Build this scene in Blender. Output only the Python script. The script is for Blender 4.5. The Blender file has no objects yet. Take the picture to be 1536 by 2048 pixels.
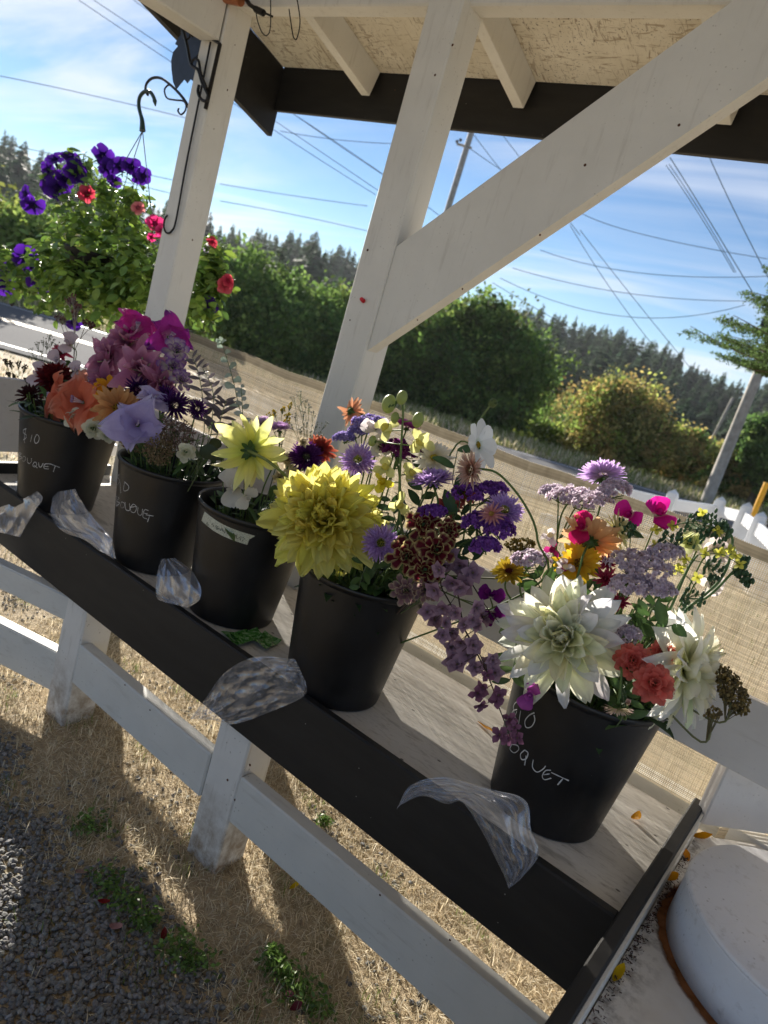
import bpy, math, random
import numpy as np
from mathutils import Vector, Matrix
rng = np.random.default_rng(7)
C = bpy.context.scene.collection
SC = bpy.context.scene
# ------------------------------------------------------------------ camera, sky, sun, exposure
CZ = 1.25                                    # eye height above the ground at the stand
CAM_R = np.array([0.7666, 0.5774, 0.2810]); CAM_F = np.array([-0.5298, 0.8160, -0.2314])
CAM_F /= np.linalg.norm(CAM_F); CAM_R -= CAM_F * (CAM_R @ CAM_F); CAM_R /= np.linalg.norm(CAM_R)
CAM_U = np.cross(CAM_R, CAM_F); FPX = 1461.4
EYE = np.array([0, 0, CZ])
cd = bpy.data.cameras.new('camera'); cam = bpy.data.objects.new('camera', cd); C.objects.link(cam)
cd.sensor_fit = 'VERTICAL'; cd.sensor_height = 36; cd.lens = 36 * FPX / 2048
cd.clip_start = 0.02; cd.clip_end = 3000
cam.matrix_world = Matrix(((CAM_R[0], CAM_U[0], -CAM_F[0], 0), (CAM_R[1], CAM_U[1], -CAM_F[1], 0),
                           (CAM_R[2], CAM_U[2], -CAM_F[2], CZ), (0, 0, 0, 1)))
cd.dof.use_dof = True; cd.dof.focus_distance = 1.35; cd.dof.aperture_fstop = 6.0
SC.camera = cam
SUN_AZ, SUN_EL = math.radians(147.3), math.radians(17)      # azimuth measured from +X towards +Y
SUN = np.array([math.cos(SUN_AZ) * math.cos(SUN_EL), math.sin(SUN_AZ) * math.cos(SUN_EL), math.sin(SUN_EL)])
world = bpy.data.worlds.new('World'); SC.world = world; world.use_nodes = True
wt = world.node_tree; wt.nodes.clear()
wo = wt.nodes.new('ShaderNodeOutputWorld'); wb = wt.nodes.new('ShaderNodeBackground')
sky = wt.nodes.new('ShaderNodeTexSky'); sky.sky_type = 'NISHITA'; sky.sun_disc = False
sky.sun_elevation = SUN_EL; sky.sun_rotation = math.radians(90) - SUN_AZ
sky.air_density = 0.8; sky.dust_density = 0.0; sky.ozone_density = 3.5
wb.inputs["Strength"].default_value = 0.052
def wn(t, **k):
    n = wt.nodes.new(t)
    for a, v in k.items(): setattr(n, a, v)
    return n
tc = wn('ShaderNodeTexCoord'); sep = wn('ShaderNodeSeparateXYZ'); wt.links.new(tc.outputs['Generated'], sep.inputs[0])
def wmath(op, a, b=None):
    n = wn('ShaderNodeMath', operation=op)
    for i, v in enumerate((a, b)):
        if v is None: continue
        if isinstance(v, (int, float)): n.inputs[i].default_value = v
        else: wt.links.new(v, n.inputs[i])
    return n.outputs[0]
zc = wmath('ADD', wmath('MAXIMUM', sep.outputs[2], 0.0), 0.12)
cx = wmath('DIVIDE', sep.outputs[0], zc); cy = wmath('DIVIDE', sep.outputs[1], zc)
comb = wn('ShaderNodeCombineXYZ'); wt.links.new(cx, comb.inputs[0]); wt.links.new(cy, comb.inputs[1])
mp = wn('ShaderNodeMapping'); mp.inputs['Rotation'].default_value = (0, 0, math.radians(28)); mp.inputs['Scale'].default_value = (0.55, 1.9, 1)
wt.links.new(comb.outputs[0], mp.inputs[0])
n1 = wn('ShaderNodeTexNoise'); n1.inputs['Scale'].default_value = 0.8; n1.inputs['Detail'].default_value = 9; n1.inputs['Roughness'].default_value = 0.55; n1.inputs['Distortion'].default_value = 0.8
wt.links.new(mp.outputs[0], n1.inputs['Vector'])
n2 = wn('ShaderNodeTexNoise'); n2.inputs['Scale'].default_value = 0.55; n2.inputs['Detail'].default_value = 3
wt.links.new(comb.outputs[0], n2.inputs['Vector'])
cr = wn('ShaderNodeValToRGB'); cr.color_ramp.elements[0].position = 0.44; cr.color_ramp.elements[1].position = 0.66
wt.links.new(n1.outputs[0], cr.inputs[0])
cr2 = wn('ShaderNodeValToRGB'); cr2.color_ramp.elements[0].position = 0.34; cr2.color_ramp.elements[1].position = 0.56
wt.links.new(n2.outputs[0], cr2.inputs[0])
cf = wmath('MULTIPLY', wmath('MULTIPLY', cr.outputs[0], cr2.outputs[0]), 0.80)
cmix = wn('ShaderNodeMixRGB'); wt.links.new(cf, cmix.inputs[0]); wt.links.new(sky.outputs[0], cmix.inputs[1])
cmix.inputs[2].default_value = (7.4, 7.7, 8.4, 1)
wt.links.new(cmix.outputs[0], wb.inputs[0]); wt.links.new(wb.outputs[0], wo.inputs[0])
sl = bpy.data.lights.new('sun', 'SUN'); sl.energy = 5.0; sl.angle = math.radians(0.5); sl.color = (1, 0.93, 0.82)
so = bpy.data.objects.new('sun', sl); C.objects.link(so); so.location = (-20, 12, 20)
so.rotation_euler = Vector(SUN).to_track_quat('Z', 'Y').to_euler()
SC.view_settings.view_transform = 'Standard'; SC.view_settings.look = 'None'
SC.view_settings.gamma = 1; SC.view_settings.use_curve_mapping = False; SC.view_settings.exposure = 1.3
SC.cycles.max_bounces = 8; SC.cycles.transparent_max_bounces = 24

# ------------------------------------------------------------------ where a point of the photograph lies in the place
def ray(x, y): return CAM_F + (x - 768) / FPX * CAM_R - (y - 1024) / FPX * CAM_U
def atY(x, y, Y): d = ray(x, y); return EYE + d * (Y / d[1])
def atZ(x, y, Z): d = ray(x, y); return EYE + d * ((Z - CZ) / d[2])
def atX(x, y, X): d = ray(x, y); return EYE + d * (X / d[0])
def atD(x, y, D): d = ray(x, y); return EYE + d * (D / np.hypot(d[0], d[1]))
def depth(P): return float((np.asarray(P) - EYE) @ CAM_F)
def pxm(P): return FPX / depth(P)
def unit(v): v = np.asarray(v, float); return v / (np.linalg.norm(v) + 1e-12)

# ------------------------------------------------------------------ mesh collector
class MB:
    def __init__(s): s.V = []; s.F = []; s.K = []; s.n = 0
    def add(s, V, F, col=None):
        V = np.asarray(V, float).reshape(-1, 3); F = np.asarray(F, int)
        s.V.append(V); s.F.append(F + s.n); s.n += len(V)
        if col is None: col = np.ones((len(V), 3))
        col = np.asarray(col, float)
        if col.ndim == 1: col = np.tile(col, (len(V), 1))
        s.K.append(col); return s
    def merge(s, o):
        for V, F, K in zip(o.V, o.F, o.K): pass
        off = s.n
        s.V += o.V; s.K += o.K; s.F += [F + off for F in o.F]; s.n += o.n; return s
    def box(s, c, size, R=None, col=None, bev=0.0):
        h = np.array(size) / 2.0
        if bev <= 0:
            V = np.array([[x, y, z] for x in (-1, 1) for y in (-1, 1) for z in (-1, 1)]) * h
            F = [[0, 1, 3, 2], [4, 6, 7, 5], [0, 4, 5, 1], [2, 3, 7, 6], [0, 2, 6, 4], [1, 5, 7, 3]]
            V = V @ R.T if R is not None else V
            return s.add(V + np.array(c), F, col)
        b = min(bev, h.min() * .8); V = []; idx = {}
        for sx in (-1, 1):
            for sy in (-1, 1):
                for sz in (-1, 1):
                    for a in range(3):
                        p = np.array([sx, sy, sz]) * (h - b); p[a] = (sx, sy, sz)[a] * h[a]
                        idx[(sx, sy, sz, a)] = len(V); V.append(p)
        F = []; T = []
        q = lambda *k: F.append([idx[i] for i in k])
        for sg in (-1, 1):
            q((sg, -1, -1, 0), (sg, 1, -1, 0), (sg, 1, 1, 0), (sg, -1, 1, 0))
            q((-1, sg, -1, 1), (1, sg, -1, 1), (1, sg, 1, 1), (-1, sg, 1, 1))
            q((-1, -1, sg, 2), (1, -1, sg, 2), (1, 1, sg, 2), (-1, 1, sg, 2))
        for a in (-1, 1):
            for b_ in (-1, 1):
                q((a, b_, -1, 0), (a, b_, 1, 0), (a, b_, 1, 1), (a, b_, -1, 1))
                q((a, -1, b_, 0), (a, 1, b_, 0), (a, 1, b_, 2), (a, -1, b_, 2))
                q((-1, a, b_, 1), (1, a, b_, 1), (1, a, b_, 2), (-1, a, b_, 2))
        for sx in (-1, 1):
            for sy in (-1, 1):
                for sz in (-1, 1): T.append([idx[(sx, sy, sz, 0)], idx[(sx, sy, sz, 1)], idx[(sx, sy, sz, 2)]])
        V = np.array(V); V = V @ R.T if R is not None else V
        o = s.n; s.add(V + np.array(c), F, col); s.F.append(np.array(T) + o); return s
    def bar(s, a, b, w, h, up=(0, 0, 1), col=None, bev=0.0):
        a = np.asarray(a, float); b = np.asarray(b, float); x = unit(b - a); y = unit(np.cross(up, x)); z = np.cross(x, y)
        return s.box((a + b) / 2, (np.linalg.norm(b - a), w, h), np.stack([x, y, z], 1), col, bev)
    def tube(s, P, r, n=6, col=None, cap=True):
        P = np.asarray(P, float); m = len(P); r = np.broadcast_to(np.asarray(r, float), (m,))
        T = np.gradient(P, axis=0); T /= np.linalg.norm(T, axis=1)[:, None] + 1e-12
        a = np.array([0, 0, 1.0]) if abs(T[0][2]) < .9 else np.array([1.0, 0, 0])
        U = []; u = unit(np.cross(T[0], a))
        for t in T: u = unit(u - t * (u @ t)); U.append(u)
        U = np.array(U); W = np.cross(T, U); th = np.arange(n) * 2 * np.pi / n
        V = (P[:, None] + r[:, None, None] * (np.cos(th)[None, :, None] * U[:, None] + np.sin(th)[None, :, None] * W[:, None])).reshape(-1, 3)
        i = np.arange(m - 1)[:, None] * n; j = np.arange(n)[None]; k = (j + 1) % n
        F = np.stack([i + j, i + k, i + n + k, i + n + j], -1).reshape(-1, 4)
        if col is not None and np.asarray(col).ndim == 2: col = np.repeat(col, n, 0)
        o = s.n; s.add(V, F, col)
        if cap and n > 2:
            for e in (0, (m - 1) * n): s.F.append(np.array([[o + e + q for q in range(n)]]))
        return s
    def lathe(s, prof, c=(0, 0, 0), n=48, col=None):
        P = np.asarray(prof, float); m = len(P); th = np.arange(n) * 2 * np.pi / n
        V = np.stack([P[:, 0][:, None] * np.cos(th), P[:, 0][:, None] * np.sin(th), np.repeat(P[:, 1][:, None], n, 1)], -1).reshape(-1, 3)
        i = np.arange(m - 1)[:, None] * n; j = np.arange(n)[None]; k = (j + 1) % n
        F = np.stack([i + j, i + k, i + n + k, i + n + j], -1).reshape(-1, 4)
        return s.add(V + np.array(c), F, col)
    def ball(s, c, r, n=6, m=4, col=None, sc=(1, 1, 1)):
        th = np.linspace(0, np.pi, m + 1); prof = np.stack([np.sin(th) * r + 1e-6, -np.cos(th) * r], 1)
        k = s.n; s.lathe(prof, (0, 0, 0), n, col); s.V[-1] = s.V[-1] * np.array(sc) + np.array(c); return s
    def arrays(s): return np.concatenate(s.V), s.F, np.concatenate(s.K)
    def xform(s, R, t):
        s.V = [v @ np.asarray(R).T + np.asarray(t) for v in s.V]; return s
    def mesh(s, name, smooth=False, org=None, solid=0):
        V = np.concatenate(s.V) if s.V else np.zeros((0, 3))
        if org is not None: V = V - np.asarray(org)
        K = np.concatenate(s.K); me = bpy.data.meshes.new(name)
        cnt = sum(len(F) for F in s.F); lt = np.concatenate([np.full(len(F), F.shape[1]) for F in s.F]); li = np.concatenate([F.reshape(-1) for F in s.F])
        me.vertices.add(len(V)); me.vertices.foreach_set('co', V.reshape(-1).astype(np.float32))
        me.loops.add(len(li)); me.loops.foreach_set('vertex_index', li.astype(np.int32))
        me.polygons.add(cnt); me.polygons.foreach_set('loop_start', np.concatenate([[0], np.cumsum(lt)[:-1]]).astype(np.int32))
        me.update(calc_edges=True); me.validate()
        at = me.color_attributes.new('Col', 'FLOAT_COLOR', 'POINT')
        at.data.foreach_set('color', np.concatenate([K, np.ones((len(K), 1))], 1).reshape(-1).astype(np.float32))
        me.polygons.foreach_set('use_smooth', np.full(cnt, bool(smooth)))
        me.update(); return me
    def build(s, name, mat, parent=None, smooth=False, **k):
        org = WORLD_LOC.get(parent.name, np.zeros(3)) if parent is not None else k.pop('org', None)
        if not s.n: return None
        me = s.mesh(name, smooth, org); me.materials.append(mat)
        o = bpy.data.objects.new(name, me); C.objects.link(o)
        if parent is not None: o.parent = parent
        elif org is not None: o.location = org
        WORLD_LOC[o.name] = np.asarray(org if org is not None else np.zeros(3), float)
        return o
WORLD_LOC = {}
def thing(name, label, cat, loc=(0, 0, 0), group=None):
    o = bpy.data.objects.new(name, None); C.objects.link(o); o.location = tuple(float(v) for v in loc); o.empty_display_size = .05
    WORLD_LOC[o.name] = np.array(loc, float); o['label'] = label; o['category'] = cat
    if group: o['group'] = group
    return o
def tag(o, label, cat, group=None):
    o['label'] = label; o['category'] = cat
    if group: o['group'] = group
    return o
def kind(o, k):
    if o is not None: o['kind'] = k
    return o
def noise1(n, k=6):
    a = rng.normal(size=k); x = np.linspace(0, k - 1, n); return np.interp(x, np.arange(k), a)

# ------------------------------------------------------------------ materials
def mat(name):
    m = bpy.data.materials.new(name); m.use_nodes = True; t = m.node_tree; t.nodes.clear()
    o = t.nodes.new('ShaderNodeOutputMaterial'); return m, t, o
def N(t, ty, ins=None, **k):
    n = t.nodes.new(ty)
    for a, v in k.items(): setattr(n, a, v)
    for a, v in (ins or {}).items():
        if hasattr(v, 'is_output') or isinstance(v, bpy.types.NodeSocket): t.links.new(v, n.inputs[a])
        else: n.inputs[a].default_value = v
    return n
def ramp(t, fac, stops):
    n = t.nodes.new('ShaderNodeValToRGB'); t.links.new(fac, n.inputs[0]); e = n.color_ramp.elements
    q = lambda c: (c, c, c, 1) if isinstance(c, (int, float)) else (*c[:3], 1)
    e[0].position = stops[0][0]; e[0].color = q(stops[0][1]); e[1].position = stops[-1][0]; e[1].color = q(stops[-1][1])
    for p, c in stops[1:-1]: el = e.new(p); el.color = q(c)
    return n.outputs[0]
def mix(t, f, a, b, mode='MIX'):
    n = t.nodes.new('ShaderNodeMixRGB'); n.blend_type = mode
    for i, v in enumerate((f, a, b)):
        if isinstance(v, bpy.types.NodeSocket): t.links.new(v, n.inputs[i])
        elif isinstance(v, (int, float)): n.inputs[i].default_value = v if i == 0 else (v, v, v, 1)
        else: n.inputs[i].default_value = (*v, 1)
    return n.outputs[0]
def noise(t, scale, vec, detail=4, rough=.5, dist=0):
    n = N(t, 'ShaderNodeTexNoise', {'Scale': scale, 'Detail': detail, 'Roughness': rough, 'Distortion': dist, 'Vector': vec}); return n.outputs[0]
def pos(t, sc=(1, 1, 1)):
    c = N(t, 'ShaderNodeNewGeometry'); m = N(t, 'ShaderNodeMapping', {'Vector': c.outputs['Position'], 'Scale': sc}); return m.outputs[0]
def bump(t, h, s=.3, d=.002): return N(t, 'ShaderNodeBump', {'Height': h, 'Strength': s, 'Distance': d}).outputs[0]
def princ(t, o, col, rough=.6, nrm=None, **k):
    p = t.nodes.new('ShaderNodeBsdfPrincipled')
    if isinstance(col, bpy.types.NodeSocket): t.links.new(col, p.inputs['Base Color'])
    else: p.inputs['Base Color'].default_value = (*col, 1)
    if isinstance(rough, bpy.types.NodeSocket): t.links.new(rough, p.inputs['Roughness'])
    else: p.inputs['Roughness'].default_value = rough
    if nrm is not None: t.links.new(nrm, p.inputs['Normal'])
    for a, v in k.items(): p.inputs[a.replace('_', ' ')].default_value = v
    t.links.new(p.outputs[0], o.inputs[0]); return p

def painted(name, col, grain=(1, 1, 1), dirt=(.23, .19, .14), amt=.35, rough=.55, specks=True, low=None):
    m, t, o = mat(name); v = pos(t); g = pos(t, grain)
    n = noise(t, 9, v, 6, .6); a = ramp(t, n, [(.35, 0), (.75, 1)])
    c = mix(t, .30, col, mix(t, a, tuple(x * .8 for x in col), tuple(min(1, x * 1.12) for x in col)))
    fine = noise(t, 60, g, 5, .65)
    c = mix(t, ramp(t, fine, [(.56, 0), (.72, amt * .55)]), c, dirt)
    if specks:
        vo = N(t, 'ShaderNodeTexVoronoi', {'Vector': v, 'Scale': 75.0}); sp = ramp(t, vo.outputs['Distance'], [(.06, 1), (.16, 0)])
        gate = ramp(t, noise(t, 9, v, 2), [(.46, 0), (.58, 1)])
        c = mix(t, mix(t, 1, mix(t, amt, 0., sp), gate, 'MULTIPLY'), c, tuple(x * .55 for x in dirt))
    if low is not None:
        s = N(t, 'ShaderNodeSeparateXYZ', {0: v}); h = N(t, 'ShaderNodeMapRange', {0: s.outputs[2], 1: low[0], 2: low[1], 3: 1.0, 4: 0.0}).outputs[0]
        nn = noise(t, 28, v, 6, .7); k = mix(t, 1, h, ramp(t, nn, [(.35, 0), (.62, 1)]), 'MULTIPLY')
        c = mix(t, k, c, (.20, .13, .07))
    bp = bump(t, fine, .35, .0015)
    princ(t, o, c, rough, bp); return m
WHITE = (.71, .695, .65)
M_post = painted('weathered_white_paint', WHITE, (1, 1, .12))
M_postlow = painted('white_paint_soiled_foot', (.70, .69, .66), (1, 1, .12), low=(.0, .22), amt=.8)
M_rail = painted('white_paint_rail', (.62, .62, .59), (.12, 1, 1), low=(-.3, -.2), amt=.5)
M_board = painted('grey_white_board_paint', (.66, .63, .60), (.12, 1, 1), amt=.3)
M_soffit = None
def soffit():
    m, t, o = mat('whitewashed_strand_board'); v = pos(t)
    c = mix(t, ramp(t, noise(t, 6, v, 5, .6), [(.3, 0), (.7, 1)]), (.62, .56, .45), (.80, .75, .64))
    v2 = N(t, 'ShaderNodeMapping', {'Vector': v, 'Rotation': (0, 0, .7), 'Scale': (1, .16, .5)}).outputs[0]
    n = noise(t, 75, v2, 4, .6, 1.5); v3 = N(t, 'ShaderNodeMapping', {'Vector': v, 'Rotation': (0, 0, -.5), 'Scale': (.2, 1, .5)}).outputs[0]
    n3 = noise(t, 60, v3, 4, .6, 1.5)
    sc = mix(t, 1, ramp(t, n, [(.56, 0), (.62, 1)]), ramp(t, noise(t, 5, v, 3), [(.35, .1), (.55, 1)]), 'MULTIPLY')
    c = mix(t, mix(t, 1, sc, (.7, .7, .7), 'MULTIPLY'), c, (.25, .18, .11))
    sc2 = ramp(t, n3, [(.57, 0), (.63, .7)]); c = mix(t, sc2, c, (.34, .26, .17))
    sp = ramp(t, noise(t, 120, v, 4, .7), [(.60, 0), (.66, 1)]); gate = ramp(t, noise(t, 4, v, 2), [(.42, 0), (.58, 1)])
    c = mix(t, mix(t, 1, sp, gate, 'MULTIPLY'), c, (.06, .045, .03))
    princ(t, o, c, .8, bump(t, n, .5, .002)); return m
M_soffit = soffit()
def blackpaint():
    m, t, o = mat('black_paint'); v = pos(t)
    n = noise(t, 35, pos(t, (.2, 1, 1)), 5, .6)
    c = mix(t, ramp(t, n, [(.4, 0), (.7, 1)]), (.0055, .0052, .0055), (.013, .012, .0115))
    vo = N(t, 'ShaderNodeTexVoronoi', {'Vector': v, 'Scale': 26.0}); s = ramp(t, vo.outputs['Distance'], [(.02, 1), (.035, 0)])
    c = mix(t, s, c, (.32, .31, .29))
    princ(t, o, c, .62, bump(t, n, .3, .001)); return m
M_black = blackpaint()
def shelfwood():
    m, t, o = mat('worn_white_shelf_wood'); v = pos(t, (.35, 1.3, 1))
    a = noise(t, 7, v, 6, .6); c = mix(t, ramp(t, a, [(.3, 0), (.7, 1)]), (.50, .47, .42), (.70, .67, .61))
    n = noise(t, 90, v, 6, .68, .6); c = mix(t, ramp(t, n, [(.52, 0), (.70, .75)]), c, (.30, .27, .22))
    g = noise(t, 30, v, 3, .6); c = mix(t, ramp(t, g, [(.60, 0), (.68, .5)]), c, (.22, .20, .17))
    vo = N(t, 'ShaderNodeTexVoronoi', {'Vector': pos(t, (.6, 1, 1)), 'Scale': 22.0, 'Randomness': 1.0}); c = mix(t, ramp(t, vo.outputs['Distance'], [(.04, .9), (.07, 0)]), c, (.05, .045, .04))
    princ(t, o, c, .68, bump(t, n, .45, .0012)); return m
M_shelf = shelfwood()
def simple(name, col, rough=.5, metal=0., nz=40, amt=.15, bs=.1):
    m, t, o = mat(name); v = pos(t); n = noise(t, nz, v, 4, .6)
    c = mix(t, ramp(t, n, [(.3, 0), (.7, 1)]), tuple(x * (1 - amt) for x in col), tuple(min(1, x * (1 + amt)) for x in col))
    p = princ(t, o, c, rough, bump(t, n, bs, .001)); p.inputs['Metallic'].default_value = metal; return m
def bucketm():
    m, t, o = mat('black_bucket_plastic'); v = pos(t); n = noise(t, 12, v, 4, .6)
    c = mix(t, ramp(t, n, [(.4, 0), (.75, 1)]), (.0045, .0045, .0055), (.010, .010, .0115))
    sm = noise(t, 130, v, 3, .7); r = ramp(t, mix(t, .4, n, sm), [(.35, .34), (.7, .52)])
    vo = N(t, 'ShaderNodeTexVoronoi', {'Vector': v, 'Scale': 55.0}); c = mix(t, ramp(t, vo.outputs['Distance'], [(.02, .7), (.035, 0)]), c, (.25, .24, .23))
    princ(t, o, c, r, bump(t, sm, .06, .0006)); return m
M_bucket = bucketm()
M_chalk = simple('white_marker', (.50, .50, .50), .8)
M_tape = simple('masking_tape', (.46, .47, .38), .7, nz=500, amt=.45, bs=.4)
M_tape_ink = simple('grey_ink', (.07, .08, .06), .8)
M_iron = simple('black_iron', (.012, .012, .014), .45, .4)
M_rooster = simple('blue_black_sheet_metal', (.03, .04, .065), .5, .3)
M_greenplastic = simple('green_hanger_plastic', (.01, .035, .022), .4)
M_wire = simple('dull_wire', (.10, .10, .10), .5, .6)
M_cable = simple('power_cable', (.05, .075, .075), .6)
M_lid = painted('white_enamel', (.76, .76, .78), (1, 1, 1), amt=.55, rough=.4)
M_debris = simple('brown_debris', (.035, .018, .012), .9)
M_debrisred = simple('reddish_debris', (.09, .025, .015), .9)
M_nail = simple('rusty_nail', (.10, .04, .02), .7, .3)
M_red = simple('red_plastic', (.55, .02, .03), .4)
M_packet = None
M_asph = None
def lidm():
    m, t, o = mat('counter_painted_steel'); v = pos(t); n = noise(t, 5, v, 5, .6)
    c = mix(t, ramp(t, n, [(.35, 0), (.7, 1)]), (.60, .56, .50), (.70, .69, .67))
    s = N(t, 'ShaderNodeVectorMath', {0: v, 1: (-.17, -1.25, -.495)}, operation='ADD')
    ln = N(t, 'ShaderNodeVectorMath', {0: s.outputs[0]}, operation='LENGTH').outputs['Value']
    w = N(t, 'ShaderNodeMath', {0: ln, 1: mix(t, .03, 0., noise(t, 9, v, 5, .7))}, operation='ADD').outputs[0]
    r = ramp(t, w, [(.0, 0), (.212, 0), (.220, 1), (.232, .8), (.25, .30), (.30, .0)])
    c = mix(t, mix(t, 1, r, ramp(t, noise(t, 7, v, 3, .6), [(.40, .05), (.6, 1)]), 'MULTIPLY'), c, (.20, .09, .035))
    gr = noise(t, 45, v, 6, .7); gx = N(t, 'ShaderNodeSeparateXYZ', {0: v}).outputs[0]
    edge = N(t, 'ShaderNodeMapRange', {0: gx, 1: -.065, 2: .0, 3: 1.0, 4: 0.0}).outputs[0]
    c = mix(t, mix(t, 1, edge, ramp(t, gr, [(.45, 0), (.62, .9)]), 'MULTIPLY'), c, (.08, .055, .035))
    princ(t, o, c, .5, bump(t, gr, .1, .001)); return m
M_counter = lidm()
def rustm():
    m, t, o = mat('rust_stain'); v = pos(t); n = noise(t, 22, v, 5, .65)
    s = N(t, 'ShaderNodeVectorMath', {0: v, 1: (-.168, -1.245, -.4958)}, operation='ADD'); ln = N(t, 'ShaderNodeVectorMath', {0: s.outputs[0]}, operation='LENGTH').outputs['Value']
    f = N(t, 'ShaderNodeMapRange', {0: ln, 1: .210, 2: .236, 3: 1.0, 4: -.35}).outputs[0]
    k = N(t, 'ShaderNodeMath', {0: f, 1: n}, operation='ADD'); a = ramp(t, k.outputs[0], [(.55, 0), (.95, 1)])
    d = N(t, 'ShaderNodeBsdfDiffuse', {'Color': ramp(t, n, [(.35, (.10, .035, .012)), (.65, (.28, .12, .05))])}); tr = N(t, 'ShaderNodeBsdfTransparent')
    t.links.new(N(t, 'ShaderNodeMixShader', {0: a, 1: tr.outputs[0], 2: d.outputs[0]}).outputs[0], o.inputs[0]); return m
M_rust = rustm()
def colmat(name, trans=.35, rough=.55, var=.12, gloss=.25, bump_s=0, sc=60):
    """petal and leaf tissue: pigment from the 'Col' attribute, light passes through"""
    m, t, o = mat(name); at = N(t, 'ShaderNodeAttribute', attribute_name='Col'); v = pos(t); n = noise(t, sc, v, 3, .6)
    c = mix(t, var, at.outputs[0], mix(t, ramp(t, n, [(.3, 0), (.7, 1)]), (.25, .25, .25), (1., 1., 1.)), 'OVERLAY')
    p = N(t, 'ShaderNodeBsdfPrincipled', {'Base Color': c, 'Roughness': rough, 'Specular IOR Level': gloss})
    tr = N(t, 'ShaderNodeBsdfTranslucent', {'Color': c}); mx = N(t, 'ShaderNodeMixShader', {0: trans, 1: p.outputs[0], 2: tr.outputs[0]})
    if bump_s: t.links.new(bump(t, n, bump_s, .001), p.inputs['Normal'])
    t.links.new(mx.outputs[0], o.inputs[0]); return m
M_petal = colmat('petal', .52, .55, .07, .2, .2, 180)
M_leaf = colmat('leaf', .35, .45, .2, .4)
M_stem = colmat('stem', .1, .5, .2)
M_tree = colmat('tree_foliage', .5, .7, .25, .15, 0, 2)
M_grass = colmat('dry_grass', .40, .7, .2, .1, 0, 30)
M_bark = simple('bark', (.12, .09, .06), .9, nz=8, amt=.4, bs=.6)
M_polewood = simple('pole_wood', (.34, .31, .26), .85, nz=6, amt=.25, bs=.5)
M_vinyl = simple('white_vinyl', (.75, .77, .80), .4, amt=.04)
M_yellow = simple('yellow_paint', (.75, .40, .02), .5)
def bagm():
    m, t, o = mat('thin_clear_plastic'); v = pos(t); n = noise(t, 38, v, 4, .6, .3)
    b = bump(t, n, .16, .004)
    g = N(t, 'ShaderNodeBsdfGlossy', {'Color': (.9, .92, 1, 1), 'Roughness': .10, 'Normal': b})
    d = N(t, 'ShaderNodeBsdfTranslucent', {'Color': (.85, .87, .95, 1)}); df = N(t, 'ShaderNodeBsdfDiffuse', {'Color': (.75, .77, .84, 1)})
    s = N(t, 'ShaderNodeMixShader', {0: .5, 1: d.outputs[0], 2: df.outputs[0]}); s1 = N(t, 'ShaderNodeMixShader', {0: .5, 1: s.outputs[0], 2: g.outputs[0]})
    tr = N(t, 'ShaderNodeBsdfTransparent'); lw = N(t, 'ShaderNodeLayerWeight', {'Blend': .35, 'Normal': b})
    fac = N(t, 'ShaderNodeMapRange', {0: lw.outputs['Facing'], 1: 0.0, 2: 1.0, 3: .20, 4: .90}).outputs[0]
    mx = N(t, 'ShaderNodeMixShader', {0: fac, 1: tr.outputs[0], 2: s1.outputs[0]}); t.links.new(mx.outputs[0], o.inputs[0]); return m
M_bag = bagm()
def groundm():
    m, t, o = mat('dry_lawn_soil'); v = pos(t); a = noise(t, 2.2, v, 6, .6); b = noise(t, 40, v, 5, .7)
    c = mix(t, ramp(t, b, [(.3, 0), (.7, 1)]), (.24, .18, .11), (.56, .45, .29))
    c = mix(t, ramp(t, a, [(.55, 0), (.72, .6)]), c, (.10, .12, .04))
    princ(t, o, c, .9, bump(t, b, .8, .01)); return m
M_ground = groundm()
def asph():
    m, t, o = mat('pale_worn_asphalt'); v = pos(t); n = noise(t, 30, v, 4, .7)
    c = mix(t, ramp(t, n, [(.3, 0), (.7, 1)]), (.10, .10, .105), (.17, .17, .175))
    c = mix(t, ramp(t, noise(t, .6, v, 4), [(.4, 0), (.7, .3)]), c, (.10, .10, .11)); princ(t, o, c, 1.0, bump(t, n, .3, .004), Specular_IOR_Level=.1); return m
M_asph = asph()
def linem(name, col):
    m, t, o = mat(name); v = pos(t); n = noise(t, 25, v, 5, .7); princ(t, o, mix(t, ramp(t, n, [(.30, 0), (.7, .8)]), col, (.2, .2, .2)), .6); return m
M_yline = linem('yellow_road_paint', (.62, .36, .08)); M_wline = linem('white_road_paint', (.7, .7, .7))
def stonem():
    m, t, o = mat('grey_gravel'); at = N(t, 'ShaderNodeAttribute', attribute_name='Col'); v = pos(t); n = noise(t, 150, v, 4, .6)
    c = mix(t, .35, at.outputs[0], mix(t, ramp(t, n, [(.3, 0), (.7, 1)]), .05, .4)); princ(t, o, c, .85, bump(t, n, .4, .001)); return m
M_stone = stonem()
M_net = colmat('tan_shade_cloth_thread', .30, .6, .1)
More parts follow.
